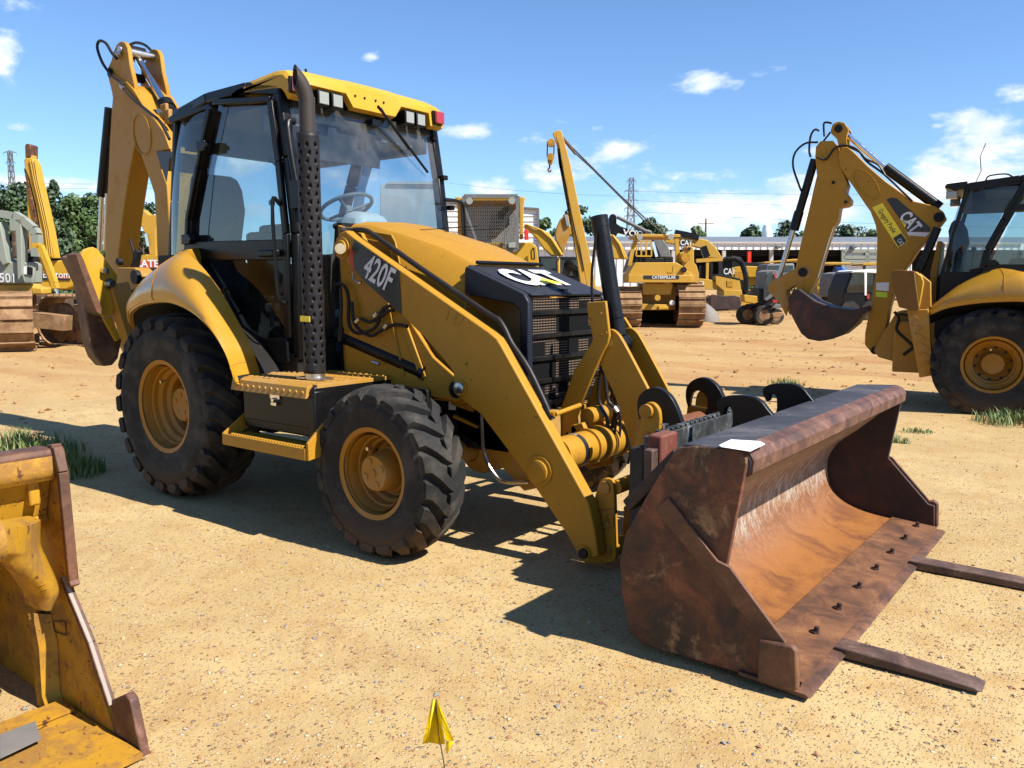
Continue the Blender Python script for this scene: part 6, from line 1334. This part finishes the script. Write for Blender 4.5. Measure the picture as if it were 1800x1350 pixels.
g.p('boom', 'yellow_far', 0, .4, ((880, 465), (905, 462), (940, 495), (1000, 495), (1000, 520), (985, 600), (985, 750), (945, 750), (930, 640), (890, 560)), .02); g.p('exhaust_box', 'black_matt', .3, 1.2, ((926, 695), (1000, 690), (1000, 745), (926, 745)), .03); g.bar('boom_ram', 'chrome', -.1, .1, .1, ((925, 615), (940, 695)))
track(g.o, 0, .8, 3.6, .9, .6, 'x', 28, 'track_dark')

# ================================================================ buildings, tower, poles, trees
g = BG('workshop_shed', 'long white metal shed with open dark bays along the back of the yard', 'shed', 1300, 72, z4)
x0, x1 = -420, 2700
g.p('roof', 'roof_metal', -.10, 22, ((x0, 416), (x1, 421), (x1, 452), (x0, 447)), 0); g.p('fascia', 'concrete', -.16, -.1, ((x0, 447), (x1, 453), (x1, 464), (x0, 458)), 0)
g.p('wall', 'cladding', 0, .3, ((x0, 458), (x1, 464), (x1, 502), (x0, 498)), 0); g.p('back_wall', 'dark_inside', 9, 9.3, ((x0, 490), (x1, 490), (x1, 720), (x0, 720)), 0); g.p('end_wall', 'cladding', .3, .6, ((x0, 498), (300, 499), (300, 730), (x0, 730)), 0)  # back wall near-black, the shade of the bays put into its colour
g.p('bay_shade', 'dark_inside', .5, .8, ((300, 499), (1540, 502), (1540, 540), (300, 540)), 0)  # dark sheet added as painted shade across the upper part of the bays
for x in (480, 800, 1100, 1400, 2200): g.bar('column', 'concrete', .2, .3, .3, ((x, 500), (x, 730)))
g.bar('gate', 'green_grey', -.2, .3, .2, ((1550, 508), (1800, 508)), ((1555, 508), (1555, 640)), ((1705, 508), (1705, 640)), ((1555, 548), (1800, 548)), ((1555, 575), (1800, 575))); g.p('gate_panel', 'cladding', .0, .3, ((1550, 505), (1990, 505), (1990, 730), (1550, 730)), 0)
for x in (1150, 1628): g.p('wall_lamp', 'grey_mid', -.6, 0, ((x-14, 478), (x+14, 472), (x+16, 490), (x-16, 492)), .05)
g.bar('red_post', 'red_paint', -.3, .3, .3, ((960, 512), (960, 690)))
g = BG('roof_vent', 'round white tank standing on the shed roof', 'tank', 1348, 78, z4)
b = MB(); p = g.F.y(0, *z4((1075, 345), (1075, 425), (1042, 380), (1106, 380))); r = (p[3].x-p[2].x)/2; b.lathe([(p[1].z-.5, r*.9), (p[1].z, r*.75), (p[1].z+.4, r*.8), (p[1].z+.6, r), (p[0].z-1.2, r), (p[0].z-1.1, r*.9), (p[0].z-.3, r*.9), (p[0].z, r*.7), (p[0].z, .01)], (p[0].x, 0, 0), 24, 'z')
b.build('tank', 'white_paint', g.o)
g = BG('metal_building', 'white horizontally clad building behind the mesh-guarded cab', 'building', 870, 50, z3); g.p('wall', 'siding', 0, 14, ((-60, 600), (30, 607), (740, 662), (748, 672), (748, 1060), (-60, 1060)), 0); g.p('roof_trim', 'grey_mid', -.15, 0, ((-60, 592), (30, 600), (752, 655), (752, 668), (-60, 602)), 0); g.bar('drainpipe', 'grey_mid', -.1, .12, .1, ((748, 665), (748, 1060)))
g = BG('box_trailer', 'pale box trailer visible through the windshield', 'trailer', 720, 26); g.p('box', 'grey_light', 0, 2.4, ((668, 326), (682, 321), (772, 322), (772, 470), (668, 470)), .02); g.bar('roof_rail', 'grey_light', -.03, .08, .08, ((682, 321), (772, 322)))
for px in (690, 750): p = g.F.y(0, (px, 560))[0]; b = MB(); b.cyl((p.x, .1, .5), (p.x, .5, .5), .5, 18); b.build('wheel', 'rubber', g.o)
# lattice transmission tower
def lattice(label, u, dist, base_v, top_v, halfw, arms, name='transmission_tower', th=.22):
    F_ = bgframe(u, dist); o = F_.thing(name, label, 'pylon'); b = MB()
    H = F_.y(0, (u, top_v))[0].z; s = dist/FPX; n = 12
    def wd(t): return (halfw*(1-t)**1.3+halfw*.38)*s
    for k in range(n):
        z0, z1 = H*k/n, H*(k+1)/n; w0, w1 = wd(k/n), wd((k+1)/n)
        for sy in (-1, 1):
            for sx_ in (-1, 1):
                b.bar((sx_*w0, sy*w0, z0), (sx_*w1, sy*w1, z1), th, th); b.bar((sx_*w0, sy*w0, z0), (-sx_*w1, sy*w1, z1), th*.6, th*.6); b.bar((sy*w0, sx_*w0, z0), (sy*w1, -sx_*w1, z1), th*.6, th*.6)
            b.bar((-w1, sy*w1, z1), (w1, sy*w1, z1), th*.6, th*.6); b.bar((sy*w1, -w1, z1), (sy*w1, w1, z1), th*.6, th*.6)
    for (v, hw_) in arms:
        z = F_.y(0, (u, v))[0].z; a = hw_*s
        b.bar((-a, 0, z), (a, 0, z), th*.8, th*.8); b.bar((-a, 0, z), (0, 0, z+a*.35), th*.6, th*.6); b.bar((a, 0, z), (0, 0, z+a*.35), th*.6, th*.6)
        for q in (-a, a): b.bar((q, 0, z), (q, 0, z-a*.5), th*.5, th*.5)
    b.build('lattice', 'grey_mid', o, split=False); return F_
lattice('tall grey lattice pylon behind the pipelayer cables', 1107, 300, 500, 313, 9, ((318, 8), (336, 12), (352, 11), (366, 11), (380, 11)))
lattice('faint lattice pylon behind the upright excavator boom at the left', 34, 300, 500, 266, 7, ((268, 11), (285, 8)), th=.2)
def pole(label, u, dist, v0): F_ = bgframe(u, dist); b = MB(); H = F_.y(0, (u, v0))[0].z; b.tube([(0, 0, 0), (0, 0, H)], .15, 8, r2=.1); b.bar((-.9, 0, H-.6), (.9, 0, H-.6), .1, .1); o = b.build('utility_pole', 'wood', None, loc=tuple(F_.o), rz=F_.h); tag(o, label, 'pole')
pole('wooden utility pole above the shed roof', 1238, 95, 384); pole('short wooden pole above the pipelayer canopy', 1166, 95, 396)
FW = bgframe(900, 120)
for i, (a, c_, sag) in enumerate((((1110, 336), (1900, 330), 8), ((1110, 352), (1900, 350), 10), ((-100, 318), (330, 322), 3), ((-100, 326), (330, 330), 3), ((790, 322), (1100, 345), 4), ((1120, 372), (1900, 402), 5))):
    p, q = FW.y(0, a, c_); b = MB(); pts = [p.lerp(q, t/12)+Vector((0, 0, -sag*120/FPX*4*(t/12)*(1-t/12))) for t in range(13)]; b.tube(pts, .02, 4); o = b.build('power_line', 'wire', None, loc=tuple(FW.o), rz=FW.h)
    tag(o, ('uppermost overhead wire at the right', 'second overhead wire from the top at the right', 'upper of two wires across the left sky', 'lower of two wires across the left sky', 'overhead wire above the mesh-guarded cab', 'lowest overhead wire above the shed roof')[i], 'wire', 'power lines')

def tree(label, u, dist, top, halfw, kind='round', mat='leaf', n=2600, name='broadleaf_tree', seed=0, leaf=.26):
    rn = random.Random(seed or int(u*7+dist)); F_ = bgframe(u, dist); o = F_.thing(name, label, 'tree', 'trees along the yard edge')
    H = F_.y(0, (u, top))[0].z; w_ = halfw*dist/FPX; b = MB(); b.tube([(0, 0, -.1), (.1, 0, H*.35), (.05, .1, H*.7)], .28*H/10, 8, r2=.08)
    for k in range(5): a = rn.random()*6.28; b.tube([(.1, 0, H*(.25+.08*k)), (w_*.6*math.cos(a), w_*.6*math.sin(a), H*(.45+.09*k))], .09*H/10, 6, r2=.03)
    b.build('trunk', 'bark', o)
    blobs = []
    if kind == 'conifer':
        for k in range(34):
            t = k/33; z = H*(.12+.86*t); r = w_*(1-t)**.9+.12
            for j in range(max(2, int(7*(1-t)))): a = rn.random()*6.28; blobs.append((Vector((math.cos(a)*r*.7, math.sin(a)*r*.7, z-.15*r)), Vector((.45*r+.2, .45*r+.2, .28+.1*r))))
    else:
        for k in range(34):
            z = H*(.12+.80*rn.random()**.9); rr = w_*math.sqrt(max(.08, 1-((z/H-.55)/.5)**2)); a = rn.random()*6.28; q = rr*(.2+.75*rn.random())
            s = w_*(.22+.2*rn.random()); blobs.append((Vector((math.cos(a)*q, math.sin(a)*q, z)), Vector((s, s, s*.75))))
        blobs.append((Vector((0, 0, H-.1*w_-.3)), Vector((w_*.3, w_*.3, .3+w_*.1)))) 
    b = MB()
    for i in range(n):
        c, s = blobs[rn.randrange(len(blobs))]
        d = Vector((rn.gauss(0, 1), rn.gauss(0, 1), rn.gauss(0, 1))).normalized()*(rn.random()**.35); p = c+Vector((d.x*s.x, d.y*s.y, d.z*s.z))
        if p.z < .3: continue
        nrm = (d+Vector((rn.gauss(0, .5), rn.gauss(0, .5), rn.gauss(0, .5)+.4))).normalized(); t = nrm.orthogonal().normalized(); t = (Matrix.Rotation(rn.random()*6.28, 3, nrm) @ t); bb = nrm.cross(t); l = leaf*(.6+.8*rn.random())
        b.add([p-t*l, p-bb*l*.55, p+t*l, p+bb*l*.55], [(0, 1, 2, 3)])
    b.build('crown', mat, o, recalc=False, split=False, ang=10)
TL = [('broad dark green tree at the far left edge', -22, 62, 306, 90, 'round', 'leaf_dark', 9000), ('dark tree behind the upright excavator boom', 52, 66, 318, 60, 'round', 'leaf_dark', 7000), ('pointed conifer right of the upright excavator boom', 104, 60, 318, 42, 'conifer', 'leaf_dark', 8000),
      ('rounded green tree left of the backhoe stick', 172, 64, 338, 60, 'round', 'leaf', 9000), ('low green tree between the conifer and the stick', 132, 70, 366, 44, 'round', 'leaf', 5000), ('leafy tree seen through the gap behind the stick', 252, 68, 350, 50, 'round', 'leaf_dark', 5000), ('dark shrubby tree low behind the grey dozer', 15, 50, 385, 70, 'round', 'leaf_dark', 6000),
      ('small tree right of the white clad building', 958, 80, 382, 34, 'round', 'leaf', 3000), ('dark tree behind the side boom', 1022, 90, 360, 34, 'round', 'leaf_dark', 3000), ('dark rounded tree above the pipelayer canopy', 1141, 95, 382, 34, 'round', 'leaf_dark', 3500), ('light green tree left of the utility pole', 1222, 95, 396, 30, 'round', 'leaf', 2800),
      ('dark tree left of the white roof tank', 1322, 100, 394, 30, 'round', 'leaf_dark', 2800), ('dark tree right of the white roof tank', 1380, 100, 386, 38, 'round', 'leaf_dark', 3200), ('wide tree behind the shed, right of the hanging stick', 1480, 100, 393, 46, 'round', 'leaf_dark', 3500), ('low tree at the right end above the shed roof', 1528, 105, 402, 34, 'round', 'leaf', 2400), ('tree hidden behind the raised boom', 1430, 104, 396, 36, 'round', 'leaf', 2400)]
for t in TL: tree(*t, leaf=.17 if t[2] < 75 else .24)
# ================================================================ ground, gravel, weeds, marker flag
def ground_h(x, y):
    p = Vector((x, y, 0)); d = math.hypot(x-CAM.x, y-CAM.y)
    h = .010*noise.noise(p*1.3)+.005*noise.noise(p*4.0)+.003*noise.noise(p*11)
    q = Matrix.Rotation(R_(-37), 3, 'Z') @ p; far = min(1, max(0, (d-9)/8))
    h += far*(.07*noise.noise(Vector((q.x*.18, q.y*.9, 3)))+.09*max(0, noise.noise(Vector((q.x*.5, q.y*1.6, 7)))-.15)*2)
    for (yy, a_) in ((-2.35, .010), (-2.75, .008), (-4.2, .008), (-3.3, .006), (1.9, .012), (2.5, .012), (4.6, .015), (5.2, .015)):
        cy = yy+.25*math.sin(x*.35+yy)+.1*noise.noise(Vector((x*.8, yy, 0))); dd = (y-cy)/.13
        if abs(dd) < 2.5: h -= a_*math.exp(-dd*dd)*(.6+.4*noise.noise(Vector((x*2, yy, 5))))*(1+.5*math.sin(x*38+dd*1.5)); h += a_*.7*math.exp(-(abs(dd)-1.6)**2*3)
    c = F2.o; e = math.hypot(x-c.x, y-c.y); h += (c.z+.02)*max(0, 1-e/4.5)**.5*(1 if e < 4.5 else 0)*1.0
    return h
def make_ground():
    r = .6; rs = []
    while r < 4000: rs.append(r); r *= 1.016 if r < 40 else 1.07
    na = 460; v = []; f = []
    for i, r in enumerate(rs):
        for j in range(na):
            a = 2*PI*j/na; x, y = CAM.x+r*math.cos(a), CAM.y+r*math.sin(a); v.append((x, y, ground_h(x, y) if r < 120 else 0))
    c0 = len(v); v.append((CAM.x, CAM.y, 0))
    for i in range(len(rs)-1):
        for j in range(na): f.append((i*na+j, (i+1)*na+j, (i+1)*na+(j+1) % na, i*na+(j+1) % na))
    for j in range(na): f.append((c0, j, (j+1) % na))
    b = MB(); b.v = [Vector(q) for q in v]; b.f = f; b.m = [0]*len(f)
    return tag(b.build('ground', 'sand_gravel', recalc=False, ang=180), None, None, kind='structure')
make_ground()
plain('stone_pale', (.38, .29, .18), .9); plain('stone_grey', (.20, .18, .165), .9); plain('stone_brown', (.27, .14, .065), .9); plain('clod', (.32, .17, .06), .95)
def stones(name, n, rmin, rmax, smin, smax, mats, seed, wedge=50):
    rn = random.Random(seed); b = MB()
    base = [Vector(p).normalized() for p in ((1, 0, 0), (-1, 0, 0), (0, 1, 0), (0, -1, 0), (0, 0, 1), (0, 0, -1))]
    fs = [(0, 2, 4), (2, 1, 4), (1, 3, 4), (3, 0, 4), (2, 0, 5), (1, 2, 5), (3, 1, 5), (0, 3, 5)]
    for i in range(n):
        r = rmin*(rmax/rmin)**(rn.random()**.8); a = YAW+R_(wedge)*(rn.random()*2-1); x, y = CAM.x+r*math.cos(a), CAM.y+r*math.sin(a); s = smin*(smax/smin)**(rn.random()**2.2)
        R3 = Matrix.Rotation(rn.random()*6.28, 3, 'Z') @ Matrix.Rotation(rn.random(), 3, 'X'); sc3 = Vector((s*(.7+.6*rn.random()), s*(.7+.6*rn.random()), s*(.4+.4*rn.random())))
        h = ground_h(x, y); b.add([R3 @ Vector((p.x*sc3.x, p.y*sc3.y, p.z*sc3.z))*(.85+.3*rn.random())+Vector((x, y, h+sc3.z*.25)) for p in base], fs, mi=rn.choice((0, 0, 1, 2, 2, 2)))
    tag(b.build(name, mats, recalc=False, ang=20), None, None, kind='stuff')
stones('gravel', 12000, 2.0, 11, .003, .012, ['stone_pale', 'stone_grey', 'stone_brown'], 3, 42)
stones('dirt_clods', 3500, 10, 45, .012, .06, ['clod', 'clod', 'stone_brown'], 5, 40)
def tuft(label, u, v, n, h, spread, seed):
    rn = random.Random(seed); p0 = W.z(0, (u, v))[0]; b = MB()
    for i in range(n):
        a = rn.random()*6.28; r = spread*rn.random()**.7; x, y = r*math.cos(a)*1.3, r*math.sin(a); hh = h*(.4+.6*rn.random())*(1-.4*r/spread); l = rn.random()*6.28; ln = hh*(.2+.6*rn.random()); w_ = .0035+.003*rn.random()
        s = Vector((-math.sin(l), math.cos(l), 0))*w_; q = [Vector((x, y, 0)), Vector((x+ln*.25*math.cos(l), y+ln*.25*math.sin(l), hh*.6)), Vector((x+ln*math.cos(l), y+ln*math.sin(l), hh))]
        b.add([q[0]-s, q[0]+s, q[1]+s*.8, q[1]-s*.8, q[2]], [(0, 1, 2, 3), (3, 2, 4)])
    o = b.build('weed', 'grass_blade', None, loc=(p0.x, p0.y, ground_h(p0.x, p0.y)), recalc=False); tag(o, label, 'weed', 'weeds growing on the bare ground')
for a in (('large green weed clump between the yellow bucket and the rear tyre', 128, 832, 420, .26, .22, 1), ('weed clump in the shade beside the rear tyre', 70, 800, 320, .28, .35, 2), ('thin weeds behind the top of the yellow bucket', 30, 785, 200, .25, .25, 8), ('weed clump by the rear wheel at the right edge', 1765, 738, 240, .22, .26, 3), ('small weed tuft beyond the fork carriage hooks', 1382, 671, 160, .16, .22, 4),
          ('tiny weed tuft right of the bucket rim', 1575, 772, 110, .12, .10, 5), ('sparse low weeds near the far wheel shadow', 1612, 755, 90, .07, .12, 6), ('small weed at the right edge below the wheel', 1795, 735, 120, .2, .15, 7)): tuft(*a)
# marker flag on a wire
pf = depth_point(770, 1285, 2.15); M_ = Fr((pf.x, pf.y, ground_h(pf.x, pf.y)), VH)
G_ = M_.thing('marker_flag', 'small yellow marker flag drooping on a thin wire in the front of the yard', 'flag')
q = lambda y, *p: M_.y(y, *p)
b = MB(); top = M_.y(0, (766, 1230))[0]; b.tube(smooth_path([Vector((.035, 0, 0)), M_.y(0, (781, 1348))[0], M_.y(0, (773, 1300))[0], top], 4), .0016, 6); b.build('wire_stem', 'wire', G_)
def leafq(*pp): return [M_.y(y, (u, v))[0] for (u, v, y) in pp]
b = MB(); b.loft([leafq((760, 1229, -.004), (742, 1308, -.020)), leafq((763, 1230, -.012), (752, 1306, -.03)), leafq((766, 1232, .0), (753, 1305, -.002)), leafq((769, 1232, .004), (770, 1308, .004)), leafq((770, 1230, .004), (773, 1310, .0))], caps=False, closed=False)
b.loft([leafq((767, 1228, -.004), (773, 1308, .0)), leafq((770, 1232, -.006), (782, 1308, -.016)), leafq((772, 1250, -.012), (785, 1325, -.022)), ], caps=False, closed=False)
b.loft([leafq((768, 1228, -.004), (784, 1302, -.02)), leafq((775, 1252, -.022), (798, 1302, -.035))], caps=False, closed=False); b.loft([leafq((784, 1303, -.02), (785, 1325, -.02)), leafq((798, 1303, -.034), (786, 1325, -.022))], caps=False, closed=False)
fl = b.build('flag', 'flag_yellow', G_, recalc=False, split=False, ang=20); sm = fl.modifiers.new('thick', 'SOLIDIFY'); sm.thickness = .0006
b = MB(); b.tube(smooth_path(leafq((776, 1258, -.028), (778, 1275, -.032), (788, 1287, -.036), (794, 1287, -.038)), 4), .0007, 4); b.build('pen_stroke', 'pencil', G_)
